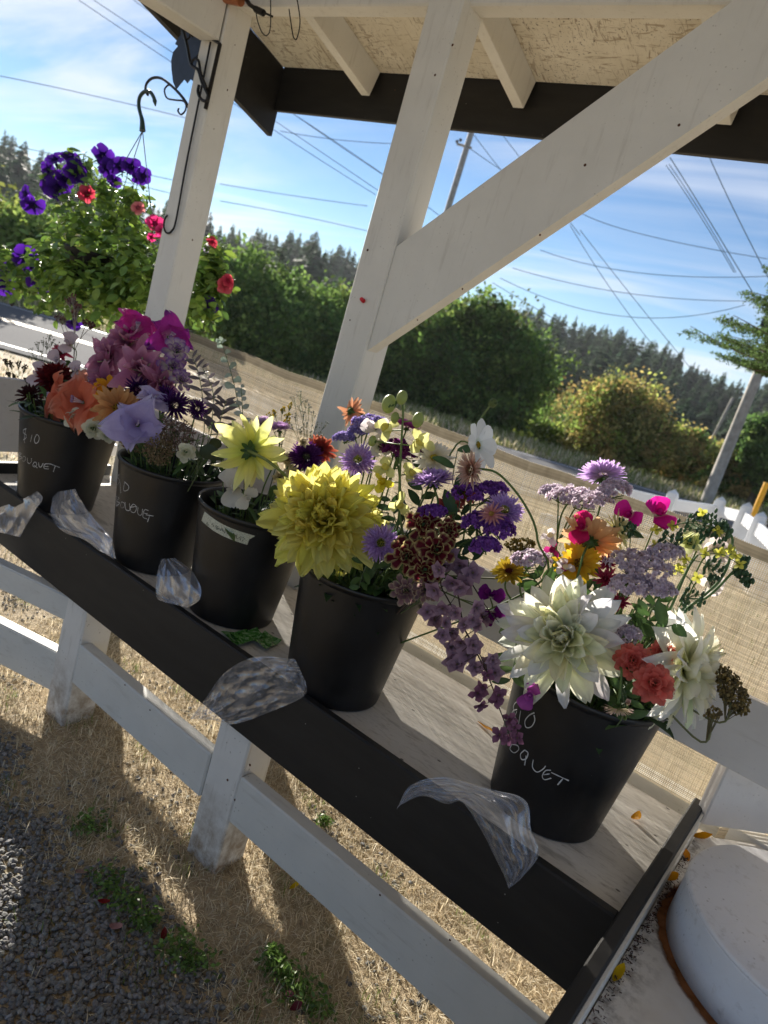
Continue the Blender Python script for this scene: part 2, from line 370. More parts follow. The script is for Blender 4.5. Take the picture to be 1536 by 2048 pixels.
# ------------------------------------------------------------------ the ground, road, far land
NV = np.array([-0.642, 0.766]); TV = np.array([0.766, 0.642])
def sm(a, b, x): t = np.clip((x - a) / (b - a), 0, 1); return t * t * (3 - 2 * t)
def gz(x, y):
    x = np.asarray(x, float); y = np.asarray(y, float); v = NV[0] * x + NV[1] * y; D = np.hypot(x, y)
    z = -0.8 * sm(4.2, 12.0, v) - 2.6 * sm(21, 45, v) * sm(10, 24, D)
    z = z - 3.0 * sm(45, 85, D) + 13.5 * sm(85, 240, D) * (v > 0)
    return z
def grid_sheet(xs, ys, f, name, m, dz=0, smooth=True):
    X, Y = np.meshgrid(xs, ys, indexing='ij'); Z = f(X, Y) + dz; nx, ny = X.shape
    i = np.arange(nx - 1)[:, None] * ny; j = np.arange(ny - 1)[None]
    F = np.stack([i + j, i + ny + j, i + ny + j + 1, i + j + 1], -1).reshape(-1, 4)
    b = MB(); b.add(np.stack([X, Y, Z], -1).reshape(-1, 3), F); return b.build(name, m, smooth=smooth)
def nonuni(a, b, fine, n): t = np.linspace(-1, 1, n); s = np.sign(t) * np.abs(t) ** 3.2; return np.where(s < 0, fine + s * (fine - a), fine + s * (b - fine))
# ground: one sheet out to the horizon, with small lumps near the stand
def gland(X, Y): 
    l = 0.006 * np.sin(X * 7.3 + 2 * np.sin(Y * 5.1)) * np.cos(Y * 8.7 + X * 2.3); return gz(X, Y) + l * (np.hypot(X, Y) < 4)
g = grid_sheet(nonuni(-900, 900, -1, 230), nonuni(-900, 900, 1.2, 230), gland, 'ground', M_ground); kind(g, 'structure')
def strip(v0, v1, u0, u1, name, m, lift, n=60):
    us = np.linspace(u0, u1, n); vs = np.linspace(v0, v1, 3); b = MB(); V = []
    for uu in us:
        for vv in vs:
            p = TV * uu + NV * vv; V.append([p[0], p[1], -0.8 + lift])
    F = [[i * 3 + j, (i + 1) * 3 + j, (i + 1) * 3 + j + 1, i * 3 + j + 1] for i in range(n - 1) for j in range(2)]
    b.add(V, F); o = b.build(name, m); kind(o, 'structure'); return o
strip(12.5, 19.45, -70, 60, 'road', M_asph, .03)
strip(15.98, 16.10, -70, 60, 'road_centre_line', M_yline, .036); strip(16.24, 16.36, -70, 60, 'road_centre_line', M_yline, .036)
strip(19.0, 19.12, -70, 60, 'road_edge_line', M_wline, .036); strip(12.9, 13.02, -70, 60, 'road_edge_line', M_wline, .036)
# raise the land just beside the road so that it meets the asphalt
# ------------------------------------------------------------------ foliage helpers
def rdir(n): v = rng.normal(size=(n, 3)); return v / np.linalg.norm(v, axis=1)[:, None]
def leafcloud(b, P, size, cols, asp=.6, nrm=None, jit=.35):
    n = len(P); a = rdir(n)
    if nrm is not None: a = a - nrm * (a * nrm).sum(1)[:, None] * .6; a /= np.linalg.norm(a, axis=1)[:, None]
    c = rdir(n); w = np.cross(a, c); w /= np.linalg.norm(w, axis=1)[:, None] + 1e-9
    s = (size * (1 + jit * rng.uniform(-1, 1, n)))[:, None]
    V = np.stack([P - a * s, P + w * s * asp, P + a * s, P - w * s * asp], 1).reshape(-1, 3)
    b.add(V, np.arange(n * 4).reshape(-1, 4), np.repeat(cols, 4, 0))
def crown(b, centers, n, leaf, pal, per=44, spread=.15, asp=.6, hollow=.42):
    leaf = leaf * 1.15; n = int(n * .8)
    cs = np.array([c[:3] for c in centers], float); rs = np.array([c[3] for c in centers], float); w = rs ** 2 / (rs ** 2).sum()
    k = max(1, n // per); ci = rng.choice(len(cs), k, p=w); d = rdir(k); d[:, 2] = d[:, 2] * .9 + .12
    rad = rs[ci] * (hollow + (1 - hollow) * rng.uniform(0, 1, k) ** .45) * (1 + .20 * rng.normal(size=k))
    cc = cs[ci] + d * rad[:, None] * np.array([1, 1, .9])
    pal = np.array(pal); pc = pal[rng.integers(0, len(pal), k)] * rng.uniform(.55, 1.5, (k, 1))
    P = np.repeat(cc, per, 0) + rng.normal(size=(k * per, 3)) * (spread * np.repeat(rs[ci], per))[:, None]
    cols = np.repeat(pc, per, 0) * rng.uniform(.75, 1.25, (k * per, 1)) * 1.35; leafcloud(b, P, leaf, np.clip(cols, 0, 1), asp)
def px_c(x, y, r, D): P = atD(x, y, D); return (*P, r / pxm(P))
GRN = [(.11, .18, .04), (.12, .18, .045), (.07, .12, .03), (.15, .20, .05)]
DRK = [(.06, .11, .03), (.08, .135, .036), (.11, .16, .045)]
YEL = [(.20, .25, .05), (.16, .22, .05), (.25, .28, .07)]
OLV = [(.20, .19, .065), (.26, .22, .075), (.14, .15, .05), (.30, .22, .08)]
def tree(label, spec, D, n, leaf, pal, grp, trunk_px=None, name='broadleaf_tree', cat='tree', tr=.12):
    cen = [px_c(x, y, r, D + dd) for (x, y, r, dd) in spec]; c0 = np.mean([c[:3] for c in cen], 0)
    base = np.array([c0[0], c0[1], float(gz(c0[0], c0[1]))]); t = thing(name, label, cat, base, grp)
    b = MB(); crown(b, cen, n, leaf, pal); b.build('crown', M_tree, t)
    k = MB(); top = c0 + (0, 0, .2); k.tube([base - (0, 0, .1), base * .6 + top * .4 + (.1, 0, 0), top], [tr, tr * .8, tr * .4], 8)
    for c in cen:
        m_ = base * .45 + top * .55; k.tube([m_, (m_ + np.array(c[:3])) / 2 + (0, 0, -.1), np.array(c[:3]) + (0, 0, c[3] * .4)], [tr * .5, tr * .35, .02], 5)
    k.build('trunk', M_bark, t, smooth=True); return t
# ------------------------------------------------------------------ the stand: posts, header, brace, roof
shelter = thing('stand_shelter', 'white painted timber stand with posts, diagonal brace and black edged roof over the flower shelf', 'stand', (-1.22, 1.55, 0))
def post(x0, x1, z0, z1, y0=1.505, y1=1.597):
    b = MB(); b.box(((x0 + x1) / 2, (y0 + y1) / 2, (z0 + z1) / 2), (x1 - x0, y1 - y0, z1 - z0), bev=.004); return b.build('post', M_post, shelter)
post(-2.088, -1.992, -.1, 2.12); post(-1.273, -1.173, -.1, 2.12); post(.42, .515, -.1, 2.12)
b = MB(); b.box((-.7, 1.56, 2.066), (3.0, .06, .115), bev=.004); b.build('header', M_post, shelter)
b = MB(); b.box((-2.038, .55, 1.985), (.088, 1.90, .17), bev=.004); b.build('side_beam', M_post, shelter)
# brace in the plane of the posts
A0 = atY(768, 712, 1.52); A1 = atY(844, 505, 1.52); B1 = atY(1500, -10, 1.52); B0 = atY(1600, 112, 1.52)
d = unit(B1 - A1); B0 = A0 + d * np.linalg.norm(B1 - A1) * 1.42; B1 = A1 + d * np.linalg.norm(B1 - A1) * 1.14
A0[0] = A1[0] = -1.1725
b = MB(); q = [A0, B0, B1, A1]; V = [(p[0], 1.512, p[2]) for p in q] + [(p[0], 1.552, p[2]) for p in q]
b.add(V, [[0, 1, 2, 3], [7, 6, 5, 4], [0, 4, 5, 1], [1, 5, 6, 2], [2, 6, 7, 3], [3, 7, 4, 0]]); b.build('brace', M_post, shelter)
SL = .27; ry = lambda Y: 1.983 + (2.075 - Y) * SL
for X in (-1.905, -1.295, -.685, -.075, .535, 1.145):
    b = MB(); p0 = np.array([X, 2.072, ry(2.072) + .045]); p1 = np.array([X, -1.2, ry(-1.2) + .045]); b.bar(p0, p1, .038, .09, bev=.002); b.build('rafter', M_post, shelter)
b = MB(); b.bar((-.0, 2.087, ry(2.087) + .098), (0, -1.25, ry(-1.25) + .098), 4.74, .012); b.xform(np.eye(3), (.0, 0, 0)); b.build('soffit', M_soffit, shelter)
b = MB(); b.bar((-.0, 2.11, ry(2.11) + .113), (0, -1.27, ry(-1.27) + .113), 4.80, .012); b.build('roof_deck', M_black, shelter)
b = MB(); b.box((0, 2.0885 + .0115, 2.003), (4.74, .022, .167), bev=.002); b.build('fascia', M_black, shelter)
b = MB(); zb = lambda Y: 1.831 + (2.112 - Y) * SL
V = [(x, Y, zb(Y) + dz) for x in (-2.400, -2.374) for (Y, dz) in ((2.112, 0), (-1.25, 0), (-1.25, .20), (2.112, .235))]
b.add(V, [[0, 1, 2, 3], [7, 6, 5, 4], [0, 4, 5, 1], [1, 5, 6, 2], [2, 6, 7, 3], [3, 7, 4, 0]]); b.build('barge_board', M_black, shelter)
b = MB()
for k in range(34):                                  # nail points through the roof sheet
    X = -1.95 + k * .075 + rng.uniform(-.015, .015); Y = 1.72 + rng.uniform(-.008, .008) + .01 * np.sin(k)
    if abs((X + 1.905) % .61) < .03: continue
    z = ry(Y) + .091; b.tube([(X, Y, z), (X + rng.uniform(-.006, .006), Y - .004, z - .020)], [.0034, .0006], 5)
    for q in range(6): a = rdir(1)[0] * .013; b.tube([(X, Y, z - .001), (X + a[0], Y + a[1], z - .003)], [.0009, .0003], 3)
kind(b.build('nail_points', M_nail, shelter), 'stuff')
# ------------------------------------------------------------------ flower shelf
shelf = thing('flower_shelf', 'low weathered white shelf with a wide black front board holding the buckets of flowers', 'shelf', (-1.1, 1.3, .5))
b = MB(); b.box((-1.346, 1.085, .448), (2.508, .022, .164), bev=.0035); b.build('front_board', M_black, shelf)
b = MB(); b.box((-1.111, 1.3115, .502), (2.036, .431, .020), bev=.002); b.build('shelf_top', M_shelf, shelf)
b = MB(); b.box((-.0800, .955, .455), (.0235, 1.196, .188), bev=.003); b.build('end_board', M_black, shelf)
b = MB(); b.box((-2.143, 1.305, .50), (.023, .46, .09), bev=.003); b.build('end_board', M_black, shelf)
b = MB(); b.box((-.0655, .955, .452), (.0045, 1.19, .18)); b.build('end_board_lining', M_post, shelf)
for X in (-2.0, -1.2, -.4): b = MB(); b.box((X, 1.31, .45), (.038, .42, .08)); b.build('bearer', M_postlow, shelf)
# front posts and low rails
rf = thing('low_rail_fence', 'white rail fence below the front of the flower shelf, stained at the post feet', 'fence', (-1.0, 1.1, 0))
def fpost(x0, x1, y0, y1, zt, zb=-.05):
    b = MB(); b.box(((x0 + x1) / 2, (y0 + y1) / 2, (zt + zb) / 2), (x1 - x0, y1 - y0, zt - zb), bev=.004); b.build('post', M_postlow, rf)
fpost(-.968, -.870, 1.098, 1.190, .505); fpost(-1.602, -1.508, 1.098, 1.190, .505)
fpost(.05, .14, 1.098, 1.190, .49); 
def frail(a, c, h0, h1, th=.038):
    b = MB(); a = np.array(a, float); c = np.array(c, float); m_ = (a + c) / 2
    b.bar((a[0], a[1], (h0 + h1) / 2 + a[2]), (c[0], c[1], (h0 + h1) / 2 + c[2]), th, abs(h1 - h0), bev=.004); b.build('rail', M_rail, rf)
frail((-.869, 1.115, 0), (1.0, 1.115, .0), .145, .262); frail((-1.507, 1.115, 0), (-.969, 1.115, 0), .140, .255)
frail((-1.57, 1.135, 0), (-4.2, .34, 0), .058, .178); frail((-1.57, 1.125, 0), (-4.2, .33, 0), .281, .352)
# side board of the stand at the left end
sb = MB(); sb.box((-2.175, 1.16, .685), (.02, .9, .23), bev=.002); tag(sb.build('side_board', M_board, org=np.array([-2.175, 1.16, .57])), 'white side board beyond the leftmost bucket, lit along its top edge', 'board')
# back board and low rails behind the buckets, lower two added for their shadows
bf = thing('back_board_fence', 'grey white horizontal board in front of the tan shade cloth behind the buckets', 'fence', (-1.0, 1.6, 0))
b = MB(); b.box((-.56, 1.4945, .735), (1.225, .019, .145), bev=.002); b.build('board', M_board, bf)
b = MB(); b.box((-1.6325, 1.4945, .735), (.90, .0185, .145), bev=.002); b.build('board', M_board, bf)
b = MB(); b.box((-.85, 1.645, .480), (2.5, .05, .044), bev=.002); b.build('low_shadow_rail', M_rail, bf)
b = MB(); b.box((-.85, 1.645, .402), (2.5, .03, .040), bev=.002); b.build('low_shadow_rail', M_rail, bf); b = MB(); b.box((-.85, 1.645, .3285), (2.5, .03, .039), bev=.002); b.build('low_shadow_rail', M_rail, bf)  # two unseen rails, added at heights that cast shadow bands on the ground
# shade cloth: every thread is a thin ribbon
net = thing('shade_cloth', 'tan woven shade cloth stretched behind the shelf with bright dry ground glowing through', 'netting', (-1.0, 1.6, .4))
def netpanel(P0, P1, z0, z1, px=.0042, pz=.0038, wx=.0016, wz=.0023):
    P0 = np.array(P0, float); P1 = np.array(P1, float); L = np.linalg.norm(P1 - P0); dd = (P1 - P0) / L; nn = np.array([-dd[1], dd[0]]); b = MB()
    nx = int(L / px); nzr = int((z1 - z0) / pz); seg = 24; s = np.linspace(0, L, seg + 1)
    top = lambda u: z1 + .0025 * np.sin(u * 9) + .002 * np.sin(u * 23)
    off = lambda u, z: .0015 * np.sin(u * 6 + z * 5)
    col = np.array([.62, .53, .38])
    V = []; F = []; K = []
    for i in range(nx):
        u = i * px; w = wx * (1 + .3 * rng.normal()) / 2; zz = np.linspace(z0, top(u), 5); o = len(V)
        for z in zz:
            p = P0 + dd * u + nn * (off(u, z) + .0006); V += [(p[0] - dd[0] * w, p[1] - dd[1] * w, z), (p[0] + dd[0] * w, p[1] + dd[1] * w, z)]
        F += [[o + 2 * q, o + 2 * q + 1, o + 2 * q + 3, o + 2 * q + 2] for q in range(4)]; K += [col * rng.uniform(.8, 1.15)] * 10
    b.add(V, F, np.array(K)); V = []; F = []; K = []
    for j in range(nzr):
        z = z0 + j * pz; w = wz * (1 + .15 * rng.normal()) / 2; o = len(V); hem = 1.0 if j < nzr - 6 else 1.6
        for u in s:
            p = P0 + dd * u + nn * off(u, z); zz = z + .012 * (j / nzr) * 0 + (top(u) - z1) * (j / nzr); V += [(p[0], p[1], zz - w * hem), (p[0], p[1], zz + w * hem)]
        F += [[o + 2 * q, o + 2 * q + 2, o + 2 * q + 3, o + 2 * q + 1] for q in range(seg)]; K += [col * rng.uniform(.75, 1.2) * (1 if hem == 1 else .55)] * (2 * seg + 2)
    b.add(V, F, np.array(K)); return b
kind(netpanel((-2.0, 1.604), (-.03, 1.604), .505, 1.064).build('threads', M_net, net), 'stuff')
kind(netpanel((-.03, 1.604), (.75, 2.40), .40, 1.064).build('threads', M_net, net), 'stuff')
# counter, angled board, round lid
cn = thing('counter', 'pale painted counter with a rust ring, right of the black end board', 'counter', (.2, 1.0, 0))
b = MB(); P = [(-.061, .3), (1.2, .3), (1.2, 1.9), (.30, 1.9), (-.061, 1.515)]
V = [(x, y, .472) for x, y in P] + [(x, y, .495) for x, y in P]; b.add(V, [[5, 6, 7, 8, 9], [4, 3, 2, 1, 0]]); b.F.append(np.array([[i, (i + 1) % 5, 5 + (i + 1) % 5, 5 + i] for i in range(5)])); b.build('top', M_counter, cn)
b = MB(); b.box((.57, .95, .236), (1.2, 1.25, .47)); b.build('body', M_board, cn)
DA = np.array([.68, .73, 0]); b = MB(); Q0 = np.array([-.070, 1.520, 0])
b.bar(Q0 + (0, 0, .605), Q0 + DA * .62 + (0, 0, .605), .03, .165, bev=.003)
tag(b.build('angled_board', M_board, org=Q0 + np.array([0, 0, .52])), 'blank grey white board set at an angle behind the round lid at the right edge', 'board')
lc = np.array([.168, 1.245]); ld = thing('round_lid', 'round white enamelled lid standing on the counter at the lower right corner', 'lid', (*lc, .4955))
b = MB(); b.lathe([(0, .590), (.15, .5905), (.204, .590), (.2065, .589), (.2085, .586), (.2085, .584)], (*lc, 0), 96); b.build('top_disc', M_lid, ld, smooth=True)
b = MB(); b.lathe([(.2085, .5835), (.2095, .582), (.2085, .5795), (.2095, .53), (.210, .4965), (.207, .4962)], (*lc, 0), 96); b.build('side_band', M_lid, ld, smooth=True)
b = MB(); b.lathe([(.2095, .4962), (.221, .4958), (.236, .4954)], (*lc, 0), 96); b.build('rust_ring', M_rust, cn)
# ------------------------------------------------------------------ hooks and brackets
hk = MB()
def pxl(pts, Y): return [atY(x, y, Y) for x, y in pts]
def spline(P, n=8):
    P = [np.asarray(p, float) for p in P]; P = [2 * P[0] - P[1]] + P + [2 * P[-1] - P[-2]]; out = []
    for i in range(1, len(P) - 2):
        for t in np.linspace(0, 1, n, endpoint=False):
            a, b_, c, d_ = P[i - 1:i + 3]; out.append(.5 * ((2 * b_) + (c - a) * t + (2 * a - 5 * b_ + 4 * c - d_) * t ** 2 + (3 * b_ - a - 3 * c + d_) * t ** 3))
    out.append(P[-2]); return np.array(out)
def wirething(name, pts, Y, r, m_, label, cat, grp=None):
    P = spline(pxl(pts, Y) if isinstance(Y, (int, float)) else [atY(x, y, q) for (x, y), q in zip(pts, Y)]); b = MB(); b.tube(P, r, 6)
    return tag(b.build(name, m_, org=P[0], smooth=True), label, cat, grp)
wirething('long_hook', [(421, 84), (400, 190), (372, 330), (352, 440), (343, 462), (334, 466), (328, 456), (329, 440), (335, 430)], 1.497, .0032, M_iron, 'long thin black S hook hanging down the face of the left post', 'hook')
wirething('wire_hook', [(541, -20), (541, 50), (535, 70), (525, 66), (516, 45), (511, 20)], 1.50, .0016, M_iron, 'open wire hook under the roof beside the clip, nearest the left post', 'hook')
wirething('wire_hook', [(591, -20), (600, 40), (594, 76), (588, 76), (584, 60), (578, 18)], 1.50, .0016, M_iron, 'open wire hook under the roof, second one from the left post', 'hook')
b = MB(); b.tube(pxl([(490, -5), (500, 10), (512, 18)], 1.5), .006, 6); b.tube(pxl([(511, 18), (527, 26)], 1.5), .009, 8); b.tube(pxl([(527, 25), (545, 33)], 1.5), .003, 6)
tag(b.build('cable_clip', M_iron, org=atY(511, 18, 1.5)), 'short black cable end with a plug hanging at the top of the left post', 'cable')
b = MB(); b.tube(pxl([(452, -4), (482, 2)], 1.49), .014, 10); tag(b.build('copper_fitting', simple('copper', (.45, .16, .07), .35, .7), org=atY(460, 0, 1.49)), 'small copper coloured fitting on top of the left post', 'fitting')
br = thing('scroll_bracket', 'black wrought iron scroll bracket with a dark rooster cut out under the left post beam', 'bracket', atY(408, 200, 1.5))
b = MB()
b.tube(pxl([(440, 88), (411, 218)], 1.497), .0065, 6); b.tube(pxl([(440, 88), (356, 32)], [1.497][0]), .005, 6)
b.tube(spline(pxl([(372, 48), (380, 58), (378, 76), (368, 76), (364, 60), (372, 48)], 1.492)), .003, 6)
b.tube(spline(pxl([(366, 60), (374, 90), (382, 128), (396, 140), (404, 165), (416, 190), (412, 202), (402, 198), (396, 184), (398, 170)], 1.490)), .0048, 6)
b.tube(spline(pxl([(382, 128), (388, 118), (397, 122), (402, 148), (414, 178)], 1.490)), .004, 6); b.build('scroll_work', M_iron, br, smooth=True)
b = MB(); out = [(357, 75), (368, 62), (378, 66), (384, 76), (392, 70), (404, 74), (404, 90), (400, 104), (392, 112), (398, 122), (396, 140), (388, 150), (390, 165), (380, 158), (374, 166), (368, 158), (358, 170), (352, 178), (346, 164), (343, 140), (342, 122), (346, 104), (356, 92), (350, 88)]
P = pxl(out, 1.56); n_ = len(P); V = P + [p + np.array([0, .003, 0]) for p in P]; b.add(V, [list(range(n_))]); b.F.append(np.array([list(range(2 * n_ - 1, n_ - 1, -1))])); b.F.append(np.array([[i, (i + 1) % n_, n_ + (i + 1) % n_, n_ + i] for i in range(n_)]))
b.build('rooster_silhouette', M_rooster, br)
bb = thing('basket_bracket', 'dark curled bracket behind the left post carrying the hanging basket', 'bracket', atY(377, 212, 1.66))
b = MB(); b.tube(spline(pxl([(385, 236), (372, 205), (352, 180), (325, 158), (306, 156), (294, 166), (291, 180), (296, 190)], 1.66)), .0048, 6); b.build('arm', M_iron, bb, smooth=True)
b = MB(); b.tube(spline(pxl([(345, 172), (337, 170), (329, 180), (334, 196), (350, 200), (366, 202), (372, 210), (370, 222), (362, 229), (356, 222), (358, 216)], 1.66)), .003, 6); b.build('curl', M_iron, bb, smooth=True)
hg = thing('basket_hanger', 'dark green plastic hanger hook with three wires down to the petunia basket', 'hanger', atY(285, 262, 1.66))
b = MB(); P = spline(pxl([(285, 262), (284, 240), (278, 215), (279, 196), (288, 184), (300, 184), (308, 196), (311, 212)], 1.66)); b.tube(P, np.concatenate([np.linspace(.011, .0065, 12), np.full(len(P) - 18, .0065), np.linspace(.008, .002, 6)]), 8); b.build('hook', M_greenplastic, hg, smooth=True)
BK = atY(195, 560, 1.70)
for ang, e in ((0, (250, 322)), (1, (266, 322)), (2, (302, 420))):
    b = MB(); b.tube([atY(285, 262, 1.66), atY(*e, 1.66 + .05 * (ang - 1)), ], .0016, 5); b.build('wire', M_wire, hg)
# push pin on the middle post
b = MB(); p = atY(727, 602, 1.503); q = np.array([.15, -1, .25]); q /= np.linalg.norm(q); b.tube([p, p + q * .004, p + q * .004, p + q * .011, p + q * .011, p + q * .014], [.0058, .0058, .003, .003, .0055, .0045], 10)
tag(b.build('push_pin', M_red, org=p), 'red push pin stuck in the middle white post', 'pin')
# ------------------------------------------------------------------ buckets
RT, RB, HB, ZS = .1375, .1025, .268, .5125
BKT = {5: (-.296, 1.262), 4: (-.777, 1.198), 3: (-1.137, 1.224), 2: (-1.444, 1.216), 1: (-1.872, 1.185)}
def conehit(k, x, y, off=.0006):
    X, Y = BKT[k]; d = ray(x, y); s = (RT * .962 - RB) / (HB - .018); ox, oy, oz = -X, -Y, CZ - ZS - .006
    r0 = RB + off + s * oz; A = d[0] ** 2 + d[1] ** 2 - (s * d[2]) ** 2; B = 2 * (ox * d[0] + oy * d[1] - r0 * s * d[2]); Cc = ox ** 2 + oy ** 2 - r0 ** 2
    D = B * B - 4 * A * Cc
    if D < 0: return None
    return EYE + d * ((-B - math.sqrt(D)) / (2 * A))
blab = {1: 'black plastic bucket marked $10 bouquet, leftmost on the shelf', 2: 'black plastic bucket marked $10 bouquet under the pink lilies and coral gladiolus',
        3: 'black plastic bucket with a strip of masking tape, below the small yellow dahlia', 4: 'black plastic bucket without writing, below the big yellow dahlia',
        5: 'black plastic bucket marked $10 bouquet, rightmost, below the white dahlias'}
BT = {}
prof_o = [(0, .002), (RB - .006, .0), (RB - .001, .002), (RB, .006), (RT * .962, HB - .012), (RT * .985, HB - .009), (RT, HB - .004), (RT, HB), (RT * .985, HB + .002), (RT * .955, HB), (RT * .950, HB - .006), (RT * .92, HB - .02), (RB - .004, .012), (0, .010)]
bm = MB(); bm.lathe(prof_o[:5], (0, 0, 0), 72); bm2 = MB(); bm2.lathe(prof_o[4:11], (0, 0, 0), 72); bm3 = MB(); bm3.lathe(prof_o[10:], (0, 0, 0), 72)
ms = [(n, q.mesh(n, True)) for n, q in (('wall', bm), ('rim', bm2), ('inner_wall', bm3))]
for _, q in ms: q.materials.append(M_bucket)
wb_ = MB(); wb_.lathe([(0, .11), (RB + .006, .11)], (0, 0, 0), 32); wm = wb_.mesh('water'); wm.materials.append(simple('dark_water', (.01, .015, .012), .05))
for k, (X, Y) in BKT.items():
    t = thing('flower_bucket', blab[k], 'bucket', (X, Y, ZS), 'black buckets of flowers on the shelf'); t.rotation_euler[2] = 0; BT[k] = t
    for n, me in ms + [('water', wm)]: o = bpy.data.objects.new(n, me); C.objects.link(o); o.parent = t
def strokes(k, L, ox, oy, sc, name, m_, r=.0008, off=.0006):
    b = MB()
    for s in L:
        P = []; s = list(s); s = [(s[i][0] + (s[i + 1][0] - s[i][0]) * q / 5, s[i][1] + (s[i + 1][1] - s[i][1]) * q / 5) for i in range(len(s) - 1) for q in range(5)] + [s[-1]] if len(s) == 2 else s
        for (x, y) in s:
            h = conehit(k, ox + x / sc, oy + y / sc, off)
            if h is not None: P.append(h)
        if len(P) < 2: continue
        P = spline(P, 4) if len(P) > 2 else np.array(P); n = np.array([BKT[k][0], BKT[k][1], 0]); N_ = P - n; N_[:, 2] = 0; N_ /= np.linalg.norm(N_, axis=1)[:, None]
        T = np.gradient(P, axis=0); S = np.cross(T, N_); S /= np.linalg.norm(S, axis=1)[:, None] + 1e-9; w = r * (1 + .25 * noise1(len(P), 4))[:, None]
        V = np.stack([P - S * w, P + S * w], 1).reshape(-1, 3); b.add(V, [[2 * i, 2 * i + 2, 2 * i + 3, 2 * i + 1] for i in range(len(P) - 1)])
    return b.build(name, m_, BT[k])
strokes(1, [[(272, 703), (240, 715), (240, 745), (268, 765), (268, 795), (238, 818)], [(262, 695), (250, 830), (256, 850)], [(328, 765), (312, 840)], [(372, 765), (352, 815), (362, 852), (388, 842), (402, 800), (388, 768), (372, 765)]], 0, 720, 5.12, 'price_writing', M_chalk)
strokes(1, [[(205, 945), (192, 1015)], [(195, 945), (218, 958), (198, 975)], [(198, 978), (222, 1000), (192, 1020)], [(240, 985), (226, 1015), (240, 1038), (260, 1020), (256, 990), (240, 985)], [(280, 1000), (282, 1045), (300, 1060), (318, 1045), (322, 1005)], [(352, 1045), (335, 1075), (352, 1095), (374, 1078), (370, 1050), (352, 1045)], [(350, 1078), (382, 1105)], [(395, 1050), (400, 1088), (420, 1095), (442, 1058)], [(510, 1064), (460, 1066), (452, 1108), (500, 1116)], [(456, 1088), (496, 1092)], [(510, 1062), (610, 1100)], [(566, 1085), (545, 1145)]], 0, 720, 5.12, 'bouquet_writing', M_chalk)
strokes(2, [[(733, 150), (722, 165), (735, 190), (722, 215)], [(738, 195), (742, 265)], [(765, 195), (760, 248), (785, 245), (790, 222), (765, 195)]], 0, 900, 3.072, 'price_writing', M_chalk)
strokes(2, [[(716, 285), (714, 345)], [(714, 285), (732, 295), (716, 315), (735, 325), (714, 345)], [(748, 318), (740, 338), (746, 356), (762, 350), (764, 328), (748, 318)], [(768, 320), (772, 362), (786, 372), (798, 366), (795, 328)], [(818, 332), (802, 352), (806, 378), (826, 384), (838, 362), (832, 340), (818, 332)], [(800, 352), (842, 346)], [(848, 352), (846, 388), (860, 402), (872, 392), (876, 362)], [(912, 372), (888, 368), (878, 410), (904, 424)], [(884, 388), (906, 392)], [(896, 398), (943, 406)], [(920, 402), (906, 442)]], 0, 900, 3.072, 'bouquet_writing', M_chalk)
strokes(5, [[(198, 1490), (176, 1498), (170, 1520), (186, 1524), (196, 1500)], [(206, 1440), (178, 1475), (192, 1556), (186, 1572)], [(216, 1498), (206, 1570)], [(290, 1508), (262, 1522), (240, 1552), (246, 1586), (274, 1582), (292, 1550), (288, 1520)]], 960, 860, 2.667, 'price_writing', M_chalk)
strokes(5, [[(110, 235), (98, 300)], [(108, 238), (128, 252), (106, 266), (124, 288), (98, 302)], [(170, 290), (160, 315), (182, 335), (206, 318), (200, 296), (172, 290)], [(238, 320), (216, 342), (222, 370), (246, 366), (256, 336), (238, 320)], [(246, 350), (238, 402)], [(284, 372), (280, 412), (304, 438), (336, 422), (350, 405)], [(378, 428), (350, 430), (332, 458), (344, 478), (380, 470)], [(338, 452), (374, 447)], [(380, 440), (474, 484)], [(446, 468), (414, 506)]], 960, 1380, 2.667, 'bouquet_writing', M_chalk)
# masking tape on the third bucket with its faint writing
up = [(250, 195), (330, 262), (440, 345), (560, 415), (700, 480), (850, 535), (1000, 580), (1115, 615)]; lo = [(195, 350), (290, 440), (400, 525), (540, 605), (680, 665), (830, 720), (978, 765), (1010, 668)]
lo[-1] = (1012, 672); b = MB(); V = []
for (a, c) in zip(up, lo): V += [conehit(3, 380 + a[0] / 8.533, 1000 + a[1] / 8.533, .0008), conehit(3, 380 + c[0] / 8.533, 1000 + c[1] / 8.533, .0008)]
b.add(V, [[2 * i, 2 * i + 1, 2 * i + 3, 2 * i + 2] for i in range(7)]); b.build('masking_tape', M_tape, BT[3])
strokes(3, [[(282, 378), (300, 395), (275, 410), (318, 425), (285, 440)], [(400, 400), (368, 412), (405, 440), (378, 462)], [(440, 430), (450, 500)], [(445, 440), (480, 455), (455, 475), (490, 490), (450, 505)], [(500, 480), (525, 520), (545, 470), (560, 540)], [(560, 500), (590, 560), (610, 500), (640, 585)], [(640, 560), (660, 590), (690, 555), (660, 545)], [(690, 560), (690, 610), (725, 610), (745, 565), (745, 620)], [(770, 600), (800, 640)], [(800, 590), (790, 660), (850, 640)], [(870, 620), (860, 690)], [(890, 630), (930, 660), (890, 700)]], 380, 1000, 8.533, 'tape_writing', M_tape_ink, .0006, .0011)
